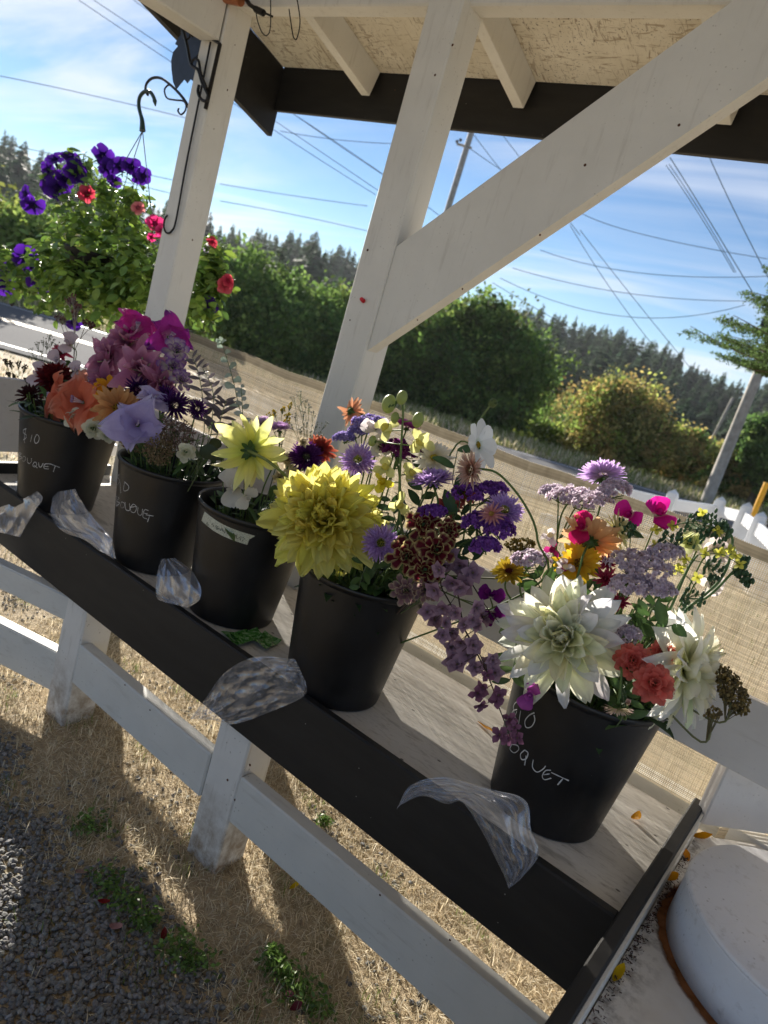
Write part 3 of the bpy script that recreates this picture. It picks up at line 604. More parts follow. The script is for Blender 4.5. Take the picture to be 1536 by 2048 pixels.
# ------------------------------------------------------------------ plastic bags over the front board
def sheet(rows, nu=30, nv=34, amp=.008, seed=0):
    r2 = np.random.default_rng(seed); R = [(atY(*a[:2], a[2]), atY(*c[:2], c[2])) for a, c in rows]
    L = spline([q[0] for q in R], 12); Rr = spline([q[1] for q in R], 12); nu, nv = 44, 60; i0 = np.linspace(0, len(L) - 1, nv); L = np.stack([np.interp(i0, np.arange(len(L)), L[:, k]) for k in range(3)], 1); Rr = np.stack([np.interp(i0, np.arange(len(Rr)), Rr[:, k]) for k in range(3)], 1)
    u = np.linspace(0, 1, nu); P = L[:, None] * (1 - u)[None, :, None] + Rr[:, None] * u[None, :, None]
    W = np.zeros((nv, nu)); vv, uu = np.meshgrid(np.linspace(0, 1, nv), u, indexing='ij')
    for _ in range(11):
        a, f1, f2, p = r2.uniform(.2, .8), r2.uniform(-13, 13), r2.uniform(-13, 13), r2.uniform(0, 6); W += a * (1 - 2 * np.abs(np.sin(f1 * uu + f2 * vv + p))) * .3
    for _ in range(4): W += .5 * np.sin(r2.uniform(-5, 5) * uu + r2.uniform(-5, 5) * vv + r2.uniform(0, 6))
    T = P - EYE; T /= np.linalg.norm(T, axis=2)[..., None]; P = P - T * (W * amp + abs(amp))[..., None] * 1.0
    i = np.arange(nv - 1)[:, None] * nu; j = np.arange(nu - 1)[None]; b = MB(); b.add(P.reshape(-1, 3), np.stack([i + j, i + j + 1, i + nu + j + 1, i + nu + j], -1).reshape(-1, 4)); return b
FY = 1.066
def bag(rows, label, seed, amp=.008): b = sheet(rows, seed=seed, amp=amp); V = np.concatenate(b.V); tag(b.build('plastic_bag', M_bag, org=V.mean(0)), label, 'bag', 'clear plastic bags lying over the front board')
bag([((-30, 968, 1.14), (40, 962, 1.12)), ((-30, 1000, 1.09), (84, 992, 1.085)), ((-30, 1030, FY), (72, 1018, FY)), ((-30, 1062, FY), (56, 1045, FY)), ((-30, 1058, FY), (40, 1074, FY))], 'crumpled clear plastic bag draped below the leftmost bucket at the left edge', 1, .010)
bag([((107, 985, 1.13), (150, 978, 1.12)), ((102, 1030, 1.09), (163, 1002, 1.12)), ((125, 1062, FY), (190, 1040, 1.10)), ((165, 1078, FY), (222, 1075, 1.09)), ((196, 1100, 1.07), (232, 1118, 1.07))], 'long crumpled clear plastic bag between the first and second buckets', 2, .012)
bag([((322, 1118, 1.12), (350, 1116, 1.13)), ((314, 1150, 1.08), (382, 1140, 1.12)), ((312, 1185, FY), (400, 1170, 1.09)), ((318, 1200, FY), (400, 1198, 1.08)), ((345, 1208, 1.065), (376, 1216, 1.07))], 'small puffed clear plastic bag between the second bucket and the taped bucket', 3, .010)
bag([((590, 1318, 1.085), (612, 1365, 1.075)), ((510, 1314, 1.062), (608, 1392, 1.06)), ((450, 1345, 1.055), (545, 1422, 1.055)), ((412, 1395, 1.048), (470, 1448, 1.048)), ((380, 1438, 1.04), (425, 1440, 1.045))], 'wide crumpled clear plastic bag hanging over the front board below the big yellow dahlia', 4, .015)
bag([((793, 1620, 1.045), (796, 1612, 1.045)), ((820, 1572, 1.058), (845, 1592, 1.058)), ((885, 1554, 1.065), (892, 1608, 1.06)), ((980, 1578, 1.07), (925, 1605, 1.06)), ((1050, 1600, 1.07), (962, 1660, 1.058)), ((1062, 1660, 1.065), (990, 1715, 1.055)), ((1078, 1710, 1.06), (1008, 1752, 1.05)), ((1040, 1760, 1.05), (1017, 1778, 1.045))], 'large milky clear plastic bag trailing over the front board below the rightmost bucket', 5, .010)
# ------------------------------------------------------------------ seed packets
def packetm():
    m, t, o = mat('green_seed_packet_print'); v = pos(t); n = noise(t, 70, v, 4, .6, 1.5)
    princ(t, o, ramp(t, n, [(.35, (.02, .09, .015)), (.5, (.06, .22, .03)), (.62, (.30, .42, .22)), (.72, (.03, .12, .02))]), .25); return m
M_packet = packetm()
def quadthing(name, pts, z, m_, label, cat, grp, lift=.003, curl=.006):
    P = [atZ(x, y, z) for x, y in pts]; b = MB(); n = 9; V = []
    for i in range(n):
        for j in range(n):
            u, v = i / (n - 1), j / (n - 1); p = (P[0] * (1 - u) + P[1] * u) * (1 - v) + (P[3] * (1 - u) + P[2] * u) * v; V.append(p + (0, 0, lift + curl * (abs(u - .5) * 2) ** 2 * .5 + .0015 * math.sin(9 * u + 5 * v)))
    b.add(V, [[i * n + j, (i + 1) * n + j, (i + 1) * n + j + 1, i * n + j + 1] for i in range(n - 1) for j in range(n - 1)]); tag(b.build(name, m_, org=np.array(P).mean(0), smooth=True), label, cat, grp)
quadthing('seed_packet', [(440, 1268), (492, 1264), (520, 1278), (470, 1296)], ZS, M_packet, 'green seed packet lying leftmost in front of the taped bucket, partly under the others', 'packet', 'green seed packets', .004)
quadthing('seed_packet', [(460, 1275), (512, 1264), (525, 1280), (478, 1298)], ZS, M_packet, 'green seed packet with a pale picture, middle one of the pile', 'packet', 'green seed packets', .009)
quadthing('seed_packet', [(505, 1288), (528, 1268), (562, 1288), (530, 1304)], ZS, M_packet, 'bright green seed packet lying rightmost, nearest the bucket with the big yellow dahlia', 'packet', 'green seed packets', .006)
# ------------------------------------------------------------------ background
tree('sunlit green hedge tree at the left edge across the road', [(20, 500, 95, 0), (-90, 470, 110, 1), (110, 545, 55, -1)], 26, 26000, .085, GRN + YEL, 'trees across the road')
tree('dark green tree just right of the left post across the road', [(470, 590, 85, 0), (420, 560, 60, 1), (395, 600, 80, 0), (520, 660, 90, -1)], 27, 34000, .08, DRK + GRN, 'trees across the road')
tree('dark green rounded tree left of the middle post', [(590, 640, 88, 0), (640, 690, 80, 0), (560, 600, 50, 1), (620, 720, 80, 0)], 28, 34000, .08, DRK + GRN, 'trees across the road')
tree('yellow green sunlit tree touching the left side of the middle post', [(690, 640, 60, 0), (715, 690, 60, 1), (730, 620, 45, 0)], 30, 14000, .08, YEL + GRN, 'trees across the road')
tree('big dark tree under the diagonal brace across the road', [(860, 730, 105, 0), (930, 720, 115, 1), (1020, 745, 85, 0), (960, 660, 62, 0), (900, 810, 85, 0), (1000, 820, 60, -1), (790, 780, 85, 0)], 30, 80000, .085, DRK + GRN + [(.07, .085, .03)], 'trees across the road', tr=.2)
tree('low sunlit bush right of the big dark tree', [(1085, 875, 42, 0), (1130, 895, 38, 0), (1040, 875, 34, 1)], 32, 12000, .07, YEL + GRN, 'bushes across the road', name='bush', cat='bush')
tree('rounded olive brown bush tree in the middle of the verge', [(1235, 850, 84, 0), (1190, 890, 60, 0), (1290, 890, 62, 0), (1222, 800, 46, 0), (1250, 930, 52, -1)], 31, 50000, .07, OLV + OLV + YEL, 'bushes across the road', name='bush', cat='bush')
tree('small olive bush between the round bush and the thin leaning pole', [(1360, 900, 48, 0), (1340, 940, 42, 0), (1400, 930, 40, 0)], 33, 16000, .07, OLV + GRN, 'bushes across the road', name='bush', cat='bush')
tree('brownish bush right of the thick utility pole', [(1470, 925, 45, 0), (1500, 970, 42, 0), (1445, 965, 36, 0)], 30, 16000, .07, OLV + GRN, 'bushes across the road', name='bush', cat='bush')
tree('dense dark evergreen at the right edge behind the yellow post', [(1530, 880, 50, 0), (1560, 920, 60, 0), (1505, 905, 35, 0), (1540, 960, 40, 0)], 29, 22000, .07, DRK, 'trees across the road', name='evergreen_tree')
# a belt of scrub that closes the view between the crowns
def scrub():
    b = MB(); cen = []
    for x in range(-200, 1750, 26):
        y0 = 429 + .302 * x; D = 38 + rng.uniform(0, 22); c = px_c(x, y0 + rng.uniform(25, 75) - (x > 1000) * -15, rng.uniform(28, 50), D); cen.append(c)
    crown(b, cen, 60000, .11, DRK + GRN + OLV); o = b.build('scrub', M_tree); kind(o, 'stuff'); tag(o, 'tangled dark green scrub filling the ground beyond the roadside trees', 'scrub')
scrub()
def conifer_proto(k):
    b = MB(); V = []; F = []; K = []; n = 260; h = rng.uniform(.06, 1, n) ** .9; rad = (1.0 - h) ** .8 * (.26 + .03 * k) + .008; lay = .8 + .2 * np.sin(h * 45 + k)
    a = rng.uniform(0, 6.283, n); r1 = rad * lay * rng.uniform(.7, 1.15, n); c = np.stack([np.cos(a), np.sin(a), np.zeros(n)], 1); s = np.stack([-np.sin(a), np.cos(a), np.zeros(n)], 1)
    p0 = np.stack([0 * h, 0 * h, h], 1) + c * (r1 * .15)[:, None]; p1 = p0 + c * (r1 * .9)[:, None] + np.array([0, 0, -1]) * (r1 * .35)[:, None]; w = (r1 * .42 + .008)[:, None]
    V = np.stack([p0, (p0 + p1) / 2 + s * w + (0, 0, .004), p1, (p0 + p1) / 2 - s * w], 1).reshape(-1, 3)
    col = np.array([.045, .085, .045]) * rng.uniform(.6, 1.5, (n, 1)); b.add(V, np.arange(n * 4).reshape(-1, 4), np.repeat(col, 4, 0)); b.tube([(0, 0, -.02), (0, 0, .98)], [.012, .002], 4, col=(.05, .04, .03)); return b
protos = [conifer_proto(k) for k in range(5)]
def forest():
    b = MB(); n = 2600; A = rng.uniform(math.radians(62), math.radians(165), n); D = 88 + 165 * rng.uniform(0, 1, n) ** .8
    for a, D_ in zip(A, D):
        x, y = math.cos(a) * D_, math.sin(a) * D_; h = rng.uniform(5.5, 13.5) * (1 + .12 * math.sin(a * 17) + .08 * math.sin(a * 41)); s = h * rng.uniform(.8, 1.35); p = protos[rng.integers(5)]; V, F, K = p.arrays(); th = rng.uniform(0, 6.28); c, q = math.cos(th), math.sin(th)
        W = np.stack([(V[:, 0] * c - V[:, 1] * q) * s + x, (V[:, 0] * q + V[:, 1] * c) * s + y, V[:, 2] * h + float(gz(x, y))], 1)
        o = b.n; tint = rng.uniform(.7, 1.35) * np.array([1 + .3 * rng.uniform(), 1, 1]); b.V.append(W); b.K.append(K * tint); b.F += [f + o for f in F]; b.n += len(W)
    o = b.build('conifer_forest', M_tree); kind(o, 'stuff'); tag(o, 'dark conifer forest covering the far hillside', 'forest')
forest()
# near spruce reaching in at the right edge
def spruce():
    top = atD(1830, 440, 9.5); zmin = atD(1600, 735, 9.5)[2]; base = np.array([top[0], top[1], float(gz(top[0], top[1]))]); t = thing('spruce_tree', 'near spruce whose drooping branches reach in at the right edge against the sky', 'tree', base)
    k = MB(); k.tube([base - (0, 0, .1), (base + top) / 2, top + (0, 0, 1.2)], [.16, .11, .02], 8); b = MB()
    H = top[2] + 1.2 - base[2]; P = []; Kc = []
    for i in range(170):
        z = zmin + (base[2] + H - .3 - zmin) * rng.uniform(0, 1); fr = (z - base[2]) / H; L = 2.35 * (1 - fr) ** .7 + .3; a = rng.uniform(0, 6.283); L *= rng.uniform(.65, 1.1); d = np.array([math.cos(a), math.sin(a), 0])
        pts = [np.array([base[0], base[1], z]) + d * L * s + (0, 0, -.28 * L * s + .22 * L * s * s + .05 * math.sin(s * 5 + i)) for s in np.linspace(0, 1, 7)]; k.tube(pts, np.linspace(.018, .003, 7), 4, cap=False); S = np.array([-d[1], d[0], 0])
        for s in np.linspace(.15, 1, 26):
            p = np.array([base[0], base[1], z]) + d * L * s + (0, 0, -.28 * L * s + .22 * L * s * s)
            for sg in (-1, 1):
                l = (.30 * (1 - s) + .10) * rng.uniform(.6, 1.2); e = p + S * sg * l + d * l * .7 + (0, 0, -.05 * rng.uniform(-.4, 1.4)); m = int(16 * l / .3) + 5; m *= 2; q = np.linspace(0, 1, m)[:, None]; P.append(p + (e - p) * q + rng.normal(size=(m, 3)) * .014)
    P = np.concatenate(P); leafcloud(b, P, .022, np.array([.075, .12, .04]) * rng.uniform(.6, 1.6, (len(P), 1)), .3); b.build('needles', M_tree, t); k.build('trunk', M_bark, t, smooth=True)
spruce()
# verge grass and roadside weeds
def blades(name, X, Y, h, w, pal, lab, cat, lean=.8, m_=None, zf=None):
    n = len(X); Z = (gland(X, Y) if zf is None else zf(X, Y)); a = rng.uniform(0, 6.283, n); hh = h * rng.uniform(.4, 1.3, n); le = np.abs(rng.normal(size=n)) * lean; d = np.stack([np.cos(a), np.sin(a)], 1); s = np.stack([-d[:, 1], d[:, 0]], 1)
    B = np.stack([X, Y, Z - .002], 1); nv = np.sqrt(1 + le ** 2); tip = B + np.stack([d[:, 0] * le / nv * hh, d[:, 1] * le / nv * hh, hh / nv + .004], 1); mid = (B + tip) / 2 + np.stack([0 * hh, 0 * hh, hh * .10], 1); S = np.concatenate([s * w / 2, np.zeros((n, 1))], 1)
    V = np.stack([B - S, B + S, mid + S * .8, mid - S * .8, tip], 1).reshape(-1, 3); i = np.arange(n) * 5; b = MB(); pal = np.array(pal); K = pal[rng.integers(0, len(pal), n)] * rng.uniform(.7, 1.25, (n, 1))
    b.add(V, np.stack([i, i + 1, i + 2, i + 3], 1), np.repeat(K, 5, 0)); b.F.append(np.stack([i + 3, i + 2, i + 4], 1)); o = b.build(name, m_ or M_grass); kind(o, 'stuff'); tag(o, lab, cat); return o
STRAW = [(.66, .57, .39), (.76, .66, .47), (.55, .45, .31), (.80, .72, .55), (.46, .38, .26)]
n = 42000; uu = rng.uniform(-50, 45, n); vv = 19.5 + 7 * rng.uniform(0, 1, n) ** 1.6; blades('verge_grass', TV[0] * uu + NV[0] * vv, TV[1] * uu + NV[1] * vv, .24, .03, STRAW[:1] + [(.30, .28, .11), (.20, .24, .08), (.15, .20, .06)], 'tall dry and green grass along the far verge of the road', 'grass')
n = 60000; uu = rng.uniform(-22, 22, n); vv = rng.uniform(3.2, 12.3, n); blades('lawn_grass', TV[0] * uu + NV[0] * vv, TV[1] * uu + NV[1] * vv, .06, .014, STRAW + [(.16, .18, .06)], 'short parched lawn between the stand and the road', 'grass')
# near ground: straw, green tufts, gravel
def nearpts(n, x0, x1, y0, y1): return rng.uniform(x0, x1, n), rng.uniform(y0, y1, n)
def gravelmask(X, Y): return sm(.98, .80, Y + .05 * np.sin(X * 9) + .04 * np.sin(X * 23 + 1))
X, Y = nearpts(95000, -2.6, .3, .45, 3.2); f = rng.uniform(0, 1, len(X)) > gravelmask(X, Y) * .97; pt = .5 + .5 * np.sin(X * 11 + np.sin(Y * 13)) * np.sin(Y * 9.5 + X * 4); f &= rng.uniform(0, 1, len(X)) < .35 + .65 * pt; f &= ~((Y < .85) & (rng.uniform(0, 1, len(X)) < .5)); X, Y = X[f], Y[f]
blades('dry_grass', X, Y, .028, .0018, STRAW, 'short dry straw coloured grass under the shelf and rails', 'grass', 7.0)
X, Y = nearpts(95000, -2.1, .1, .62, 2.0); f = rng.uniform(0, 1, len(X)) > gravelmask(X, Y) * .93; pt = .5 + .5 * np.sin(X * 17 + np.sin(Y * 19)) * np.sin(Y * 14 + X * 7); f &= rng.uniform(0, 1, len(X)) < .35 + .65 * pt; X, Y = X[f], Y[f]
blades('dry_grass', X, Y, .032, .0021, STRAW, 'matted fibrous dry straw around the post feet and under the low rails', 'grass', 9.0)
X, Y = nearpts(20000, -2.6, .3, .7, 2.6); f = (np.sin(X * 17 + 2) * np.sin(Y * 15 + X * 6) > .45); blades('green_grass', X[f], Y[f], .030, .0018, [(.16, .22, .05), (.22, .27, .08), (.10, .16, .03)], 'tufts of green grass among the straw', 'grass', .9)
X, Y = nearpts(36000, -7, -2.5, .2, 4.5); blades('dry_grass', X, Y, .05, .003, STRAW + [(.2, .2, .07)], 'dry straw coloured grass beyond the left end of the stand', 'grass', 1.8)
ico = np.array([[0, 0, 1], [.894, 0, .447], [.276, .851, .447], [-.724, .526, .447], [-.724, -.526, .447], [.276, -.851, .447], [.724, .526, -.447], [-.276, .851, -.447], [-.894, 0, -.447], [-.276, -.851, -.447], [.724, -.526, -.447], [0, 0, -1]])
icf = np.array([[0, 1, 2], [0, 2, 3], [0, 3, 4], [0, 4, 5], [0, 5, 1], [1, 6, 2], [2, 6, 7], [2, 7, 3], [3, 7, 8], [3, 8, 4], [4, 8, 9], [4, 9, 5], [5, 9, 10], [5, 10, 1], [1, 10, 6], [11, 7, 6], [11, 8, 7], [11, 9, 8], [11, 10, 9], [11, 6, 10]])
def stones(name, X, Y, s0, s1, lift, lab):
    n = len(X); s = rng.uniform(s0, s1, n); sc = np.stack([s, s * rng.uniform(.6, .95, n), s * rng.uniform(.4, .75, n)], 1); th = rng.uniform(0, 6.283, n); ti = rng.normal(size=n) * .4
    V = ico[None] * (1 + .16 * rng.normal(size=(n, 12, 1))) * sc[:, None]; c, q = np.cos(ti)[:, None], np.sin(ti)[:, None]; x, z = V[..., 0] * c - V[..., 2] * q, V[..., 0] * q + V[..., 2] * c; c, q = np.cos(th)[:, None], np.sin(th)[:, None]
    W = np.stack([x * c - V[..., 1] * q, x * q + V[..., 1] * c, z], -1) + np.stack([X, Y, gland(X, Y) + lift * rng.uniform(-.3, 1, n)], 1)[:, None]; F = (icf[None] + (np.arange(n) * 12)[:, None, None]).reshape(-1, 3)
    K = np.array([.125, .122, .115])[None] * rng.uniform(.5, 1.9, (n, 1)) * (1 + rng.uniform(-.06, .06, (n, 3))); b = MB(); b.add(W.reshape(-1, 3), F, np.repeat(K, 12, 0)); o = b.build(name, M_stone); kind(o, 'stuff'); tag(o, lab, 'gravel')
X, Y = nearpts(26000, -1.75, -.25, .30, .98); f = rng.uniform(0, 1, len(X)) < gravelmask(X, Y); stones('gravel', X[f], Y[f], .0036, .0085, .008, 'bed of dark grey crushed gravel in front of the stand')
X, Y = nearpts(3200, -2.4, .3, .75, 1.5); f = (np.sin(X * 8 + 1) * np.sin(Y * 10) > .0); stones('loose_gravel', X[f], Y[f], .004, .008, .004, 'loose grey stones scattered through the straw below the shelf')
def weeds():
    b = MB(); P = []; spots = [(215, 1770, .05), (250, 1810, .05), (352, 1900, .05), (385, 1930, .05), (560, 1950, .05), (590, 1985, .06), (625, 2020, .05), (540, 1920, .03), (880, 1930, .04), (645, 1650, .02), (290, 1850, .04), (180, 1660, .05), (90, 1330, .02)]
    for x, y, r in spots:
        c = atZ(x, y, 0.0); m = 150; q = np.array([c[0], c[1], 0]) + rng.normal(size=(m, 3)) * (r * .42, r * .42, 0); q[:, 2] = rng.uniform(.003, .026, m); P.append(q)
    P = np.concatenate(P); leafcloud(b, P, .0062, np.array([.12, .20, .045]) * rng.uniform(.6, 1.5, (len(P), 1)), .55, np.tile([[0, 0, 1.]], (len(P), 1))); o = b.build('low_weeds', M_leaf); kind(o, 'stuff'); tag(o, 'small leafy green weeds growing at the edge of the gravel', 'weeds')
weeds()
# ------------------------------------------------------------------ poles, wires, white fence
def pole(label, p_base, p_top, D, r, grp='utility poles', Zb=None):
    t0 = atD(*p_base, D); t1 = atD(*p_top, D); z = float(gz(t0[0], t0[1])); t0 = np.array([t0[0], t0[1], z - .05]) if Zb is None else t0
    t = thing('utility_pole', label, 'utility pole', t0, grp); b = MB(); b.tube([t0, (t0 + t1) / 2, t1], [r, r * .88, r * .75], 12); b.build('shaft', M_polewood, t, smooth=True); return t, t0, t1
p1, a, c = pole('thick grey wooden utility pole rising at the right edge of the road', (1412, 1004), (1560, 640), 22.6, .17)
c2 = c
b = MB(); q = atD(1545, 648, 22.5); b.box(q, (.5, .35, .28)); b.build('junction_box', M_iron, p1)
p2, a, c = pole('tall utility pole seen between the middle post and the diagonal brace', (792, 752), (958, 215), 34, .16)
b = MB(); q = atD(915, 288, 34); w = atD(942, 296, 34); b.bar(q, w * 1.02 - EYE * .02, .09, .09); b.build('crossarm', M_polewood, p2)
b = MB()
for (x, y) in ((914, 283), (921, 280), (893, 446), (882, 445), (872, 462)): b.ball(atD(x, y, 33.8), .07, 8, 5)
b.build('insulators', M_wire, p2)
p3, a, c = pole('thin leaning pole beyond the round bush', (1386, 948), (1466, 795), 34, .075)
WL = [((157, 0), (545, 258), (752, 390), 30), ((187, 0), (547, 240), (762, 385), 30), ((267, 0), (590, 230), (770, 352), 30), ((590, 230), (768, 350), (900, 448), 31), ((933, 292), (1035, 360), (1160, 430), 32), ((1160, 425), (1290, 470), (1536, 518), 32),
      ((-10, 150), (180, 190), (372, 236), 38), ((-10, 284), (170, 322), (372, 366), 36), ((-10, 303), (170, 345), (372, 394), 36), ((440, 368), (590, 392), (735, 412), 36), ((440, 402), (590, 430), (735, 462), 36), ((560, 262), (680, 280), (800, 288), 38),
      ((1340, 315), (1430, 460), (1545, 652), 22), ((1332, 330), (1400, 432), (1468, 545), 24), ((1338, 328), (1406, 432), (1472, 545), 24), ((1418, 312), (1468, 420), (1540, 562), 22),
      ((1080, 500), (1280, 546), (1545, 552), 26), ((1025, 536), (1250, 586), (1500, 602), 26), ((1000, 556), (1240, 632), (1490, 610), 26), ((948, 270), (1010, 350), (1080, 430), 40), ((1005, 270), (1090, 380), (1160, 470), 44), ((1160, 460), (1270, 600), (1380, 735), 48), ((1140, 450), (1230, 590), (1330, 720), 48), ((985, 565), (1060, 610), (1165, 670), 46)]
WLAB = ['power line from the top left corner, lowest of the three bundled lines', 'power line from the top left corner, middle of the three bundled lines', 'power line at top left, uppermost of the three bundled lines', 'power line continuing the upper bundled line behind the middle post', 'power line leaving the far pole down to the right above the brace', 'power line emerging under the brace and running on to the right edge',
        'faint line crossing the sky at the left edge above the basket hook', 'level line over the petunias at the left, upper of the close pair', 'level line over the petunias at the left, lower of the close pair', 'level line between the left and middle posts, upper one', 'level line between the left and middle posts, lower one', 'faint level line just under the black roof edge between the posts',
        'thick dark cable dropping steeply under the roof edge to the near pole', 'thin line left of the thick steep cable, farther of two', 'thin line left of the thick steep cable, nearer of two', 'steep cable at the far right dropping to the spruce branches', 'long sagging cable at the right, uppermost of three', 'long sagging cable at the right, middle of three', 'long sagging cable at the right, lowest of three with the deepest sag',
        'faint steep line just right of the far pole', 'second faint steep line right of the far pole', 'faint line running down to the conifer ridge at the right', 'second faint line down to the conifer ridge, left of the other', 'faint line just right of the big dark tree top']
for i, (p, q, w, D) in enumerate(WL):
    P = [atD(*p, D), atD(*q, D), atD(*w, D)]; t_ = np.linspace(0, 1, 15)[:, None]; Mx = 2 * P[1] - .5 * (P[0] + P[2]); Q = (1 - t_) ** 2 * P[0] + 2 * t_ * (1 - t_) * Mx + t_ ** 2 * P[2]
    b = MB(); b.tube(Q, (.012 if i not in (12, 15) else .016) * D / 30, 5, cap=False); tag(b.build('overhead_wire', M_cable, org=Q[0], smooth=True), WLAB[i], 'wire', 'overhead power lines')
vf = thing('vinyl_fence', 'white vinyl fence with capped posts beside the road at the right', 'fence', atZ(1441, 1050, -.35))
def vp(x, y, D, h=.95):
    p = atD(x, y, D); b = MB(); b.box((p[0], p[1], p[2] - h / 2), (.12, .12, h), bev=.004); b.build('post', M_vinyl, vf); b = MB(); b.lathe([(.076, 0), (.078, .02), (.06, .035), (0, .075)], p, 4); b.V[-1] = (b.V[-1] - p) @ np.array([[.707, .707, 0], [-.707, .707, 0], [0, 0, 1]]).T + p; b.build('post_cap', M_vinyl, vf); return p
pa = vp(1346, 990, 9.6); pb = vp(1441, 1004, 10.2); pc = vp(1494, 1016, 9.7); pd = vp(1522, 1036, 9.0); pe = vp(1570, 1075, 7.6)
pz_ = np.array([pa[0] - (pb[0] - pa[0]) * 2.2, pa[1] - (pb[1] - pa[1]) * 2.2, pa[2]])
for a, c in ((pz_, pa), (pa, pb), (pb, pc), (pc, pd), (pd, pe)):
    for dz in (-.12, -.62):
        b = MB(); b.bar(a + (0, 0, dz), c + (0, 0, dz), .04, .14, bev=.003); b.build('rail', M_vinyl, vf)
for a, c, m in ((pc, pd, 4), (pd, pe, 9)):
    for i in range(1, m):
        q = a + (c - a) * i / m; b = MB(); b.box((q[0], q[1], q[2] - .42), (.05, .03, .74)); b.build('picket', M_vinyl, vf)
b = MB(); q = atD(1533, 968, 13); b.tube([q + (0, 0, .02), q - (0, 0, 1.6)], .045, 10); tag(b.build('yellow_post', M_yellow, org=q - np.array([0, 0, 1.6])), 'thin bright yellow post at the right edge beyond the white fence', 'post')
# ------------------------------------------------------------------ petals, leaves, stems
def petal(L, W, nu=6, nv=3, shape='point', curl=.3, cup=.25, ruffle=0, twist=0, ph=0):
    t = np.linspace(0, 1, nu + 1); v = np.linspace(-1, 1, nv + 1)
    if shape == 'point': w = (t ** .55) * (1 - t) ** .62; w = w / w.max(); 
    elif shape == 'round': w = np.minimum(1, .35 + .9 * t) * np.sqrt(np.clip(1 - np.clip((t - .55) / .46, 0, 1) ** 2, 0, 1))
    elif shape == 'strap': w = np.minimum(1, .5 + 2 * t) * np.sqrt(np.clip(1 - np.clip((t - .8) / .21, 0, 1) ** 2, 0, 1))
    elif shape == 'spoon': w = (.22 + .78 * t ** 1.6) * np.sqrt(np.clip(1 - np.clip((t - .75) / .26, 0, 1) ** 2, 0, 1))
    else: w = np.sin(np.pi * (.06 + .92 * t)) ** .8
    if ruffle > .1: w = w * (1 + .13 * np.sin(15 * t + 3 * ph) * t)
    w = np.maximum(w, .02) * W / 2; dt = L / nu; th = curl * t; x = np.concatenate([[0], np.cumsum(np.cos((th[1:] + th[:-1]) / 2) * dt)]); z = np.concatenate([[0], np.cumsum(np.sin((th[1:] + th[:-1]) / 2) * dt)])
    T, Vv = np.meshgrid(t, v, indexing='ij'); Y = Vv * w[:, None]; Z = z[:, None] + cup * w[:, None] * Vv ** 2 + ruffle * L * T * np.sin(7 * T + ph + 4 * Vv) * np.abs(Vv) + ruffle * .5 * L * T * np.sin(11 * Vv + ph * 2) * T
    X = x[:, None] + 0 * Vv
    if twist: c, s = np.cos(twist * T), np.sin(twist * T); Zc = Z - z[:, None]; Y, Zc = Y * c - Zc * s, Y * s + Zc * c; Z = Zc + z[:, None]
    P = np.stack([X, Y, Z], -1).reshape(-1, 3); m = nv + 1; i = np.arange(nu)[:, None] * m; j = np.arange(nv)[None]
    return P, np.stack([i + j, i + m + j, i + m + j + 1, i + j + 1], -1).reshape(-1, 4), T.reshape(-1), Vv.reshape(-1)
def lerpc(t, stops):
    xs = [s[0] for s in stops]; return np.stack([np.interp(t, xs, [s[1][k] for s in stops]) for k in range(3)], 1)
def orient(P, az, el, r0=0, z0=0, roll=0):
    c, s = math.cos(roll), math.sin(roll); y, z = P[:, 1] * c - P[:, 2] * s, P[:, 1] * s + P[:, 2] * c; x = P[:, 0]
    c, s = math.cos(el), math.sin(el); x, z = x * c - z * s + r0, x * s + z * c + z0; c, s = math.cos(az), math.sin(az)
    return np.stack([x * c - y * s, x * s + y * c, z], 1)
def frame(n, roll=None):
    n = unit(n); a = unit(np.cross(n, (0.3, .2, 1) if abs(n[2]) < .95 else (1, 0, 0))); b = np.cross(n, a); r = rng.uniform(0, 6.28) if roll is None else roll
    u = a * math.cos(r) + b * math.sin(r); return np.stack([u, np.cross(n, u), n], 1)
def toward(P, a=0, b=0, s=1): d = unit(EYE - P); return unit(d * s + a * CAM_R + b * CAM_U)
GA = 2.39996
def rays(b, n, L, W, el, cols, shape='strap', curl=.2, cup=.3, r0=.0, jit=.12, nu=4, nv=2, z0=0, ruffle=0, edge=None, twist=0):
    for i in range(n):
        a = i * 2 * math.pi / n + rng.normal() * jit * .6; l = L * (1 + jit * rng.normal() * .6); P, F, t, v = petal(l, W * (1 + jit * rng.normal() * .5), nu, nv, shape, curl + jit * rng.normal(), cup, ruffle, twist * rng.normal(), rng.uniform(0, 6))
        K = lerpc(t, cols) * (1 + .08 * rng.normal())
        if edge is not None: e = np.clip(np.maximum(np.abs(v) * 1.0 - .35, t - .62) * 3, 0, 1)[:, None]; K = K * (1 - e) + np.array(edge) * e
        b.add(orient(P, a, el + jit * rng.normal(), r0, z0), F, np.clip(K, 0, 1))
def packed(b, n, L0, L1, W0, W1, e0, e1, cols0, cols1, shape='point', curl=(.6, -.1), cup=.35, rc=.01, z1=0, jit=.1, nu=5, nv=2, ruffle=0, pw=1.0):
    for i in range(n):
        f = ((i + .5) / n) ** pw; L = L0 + (L1 - L0) * f; P, F, t, v = petal(L * (1 + jit * rng.normal()), W0 + (W1 - W0) * f, nu, nv, shape, curl[0] + (curl[1] - curl[0]) * f + .2 * rng.normal(), cup, ruffle, .25 * rng.normal() * (ruffle > 0), rng.uniform(0, 6))
        c0 = lerpc(t, cols0); c1 = lerpc(t, cols1); K = (c0 * (1 - f) + c1 * f) * (1 + .06 * rng.normal())
        b.add(orient(P, i * GA + .1 * rng.normal(), e0 + (e1 - e0) * f + jit * rng.normal() * .8, rc * f, z1 * (1 - f)), F, np.clip(K, 0, 1))
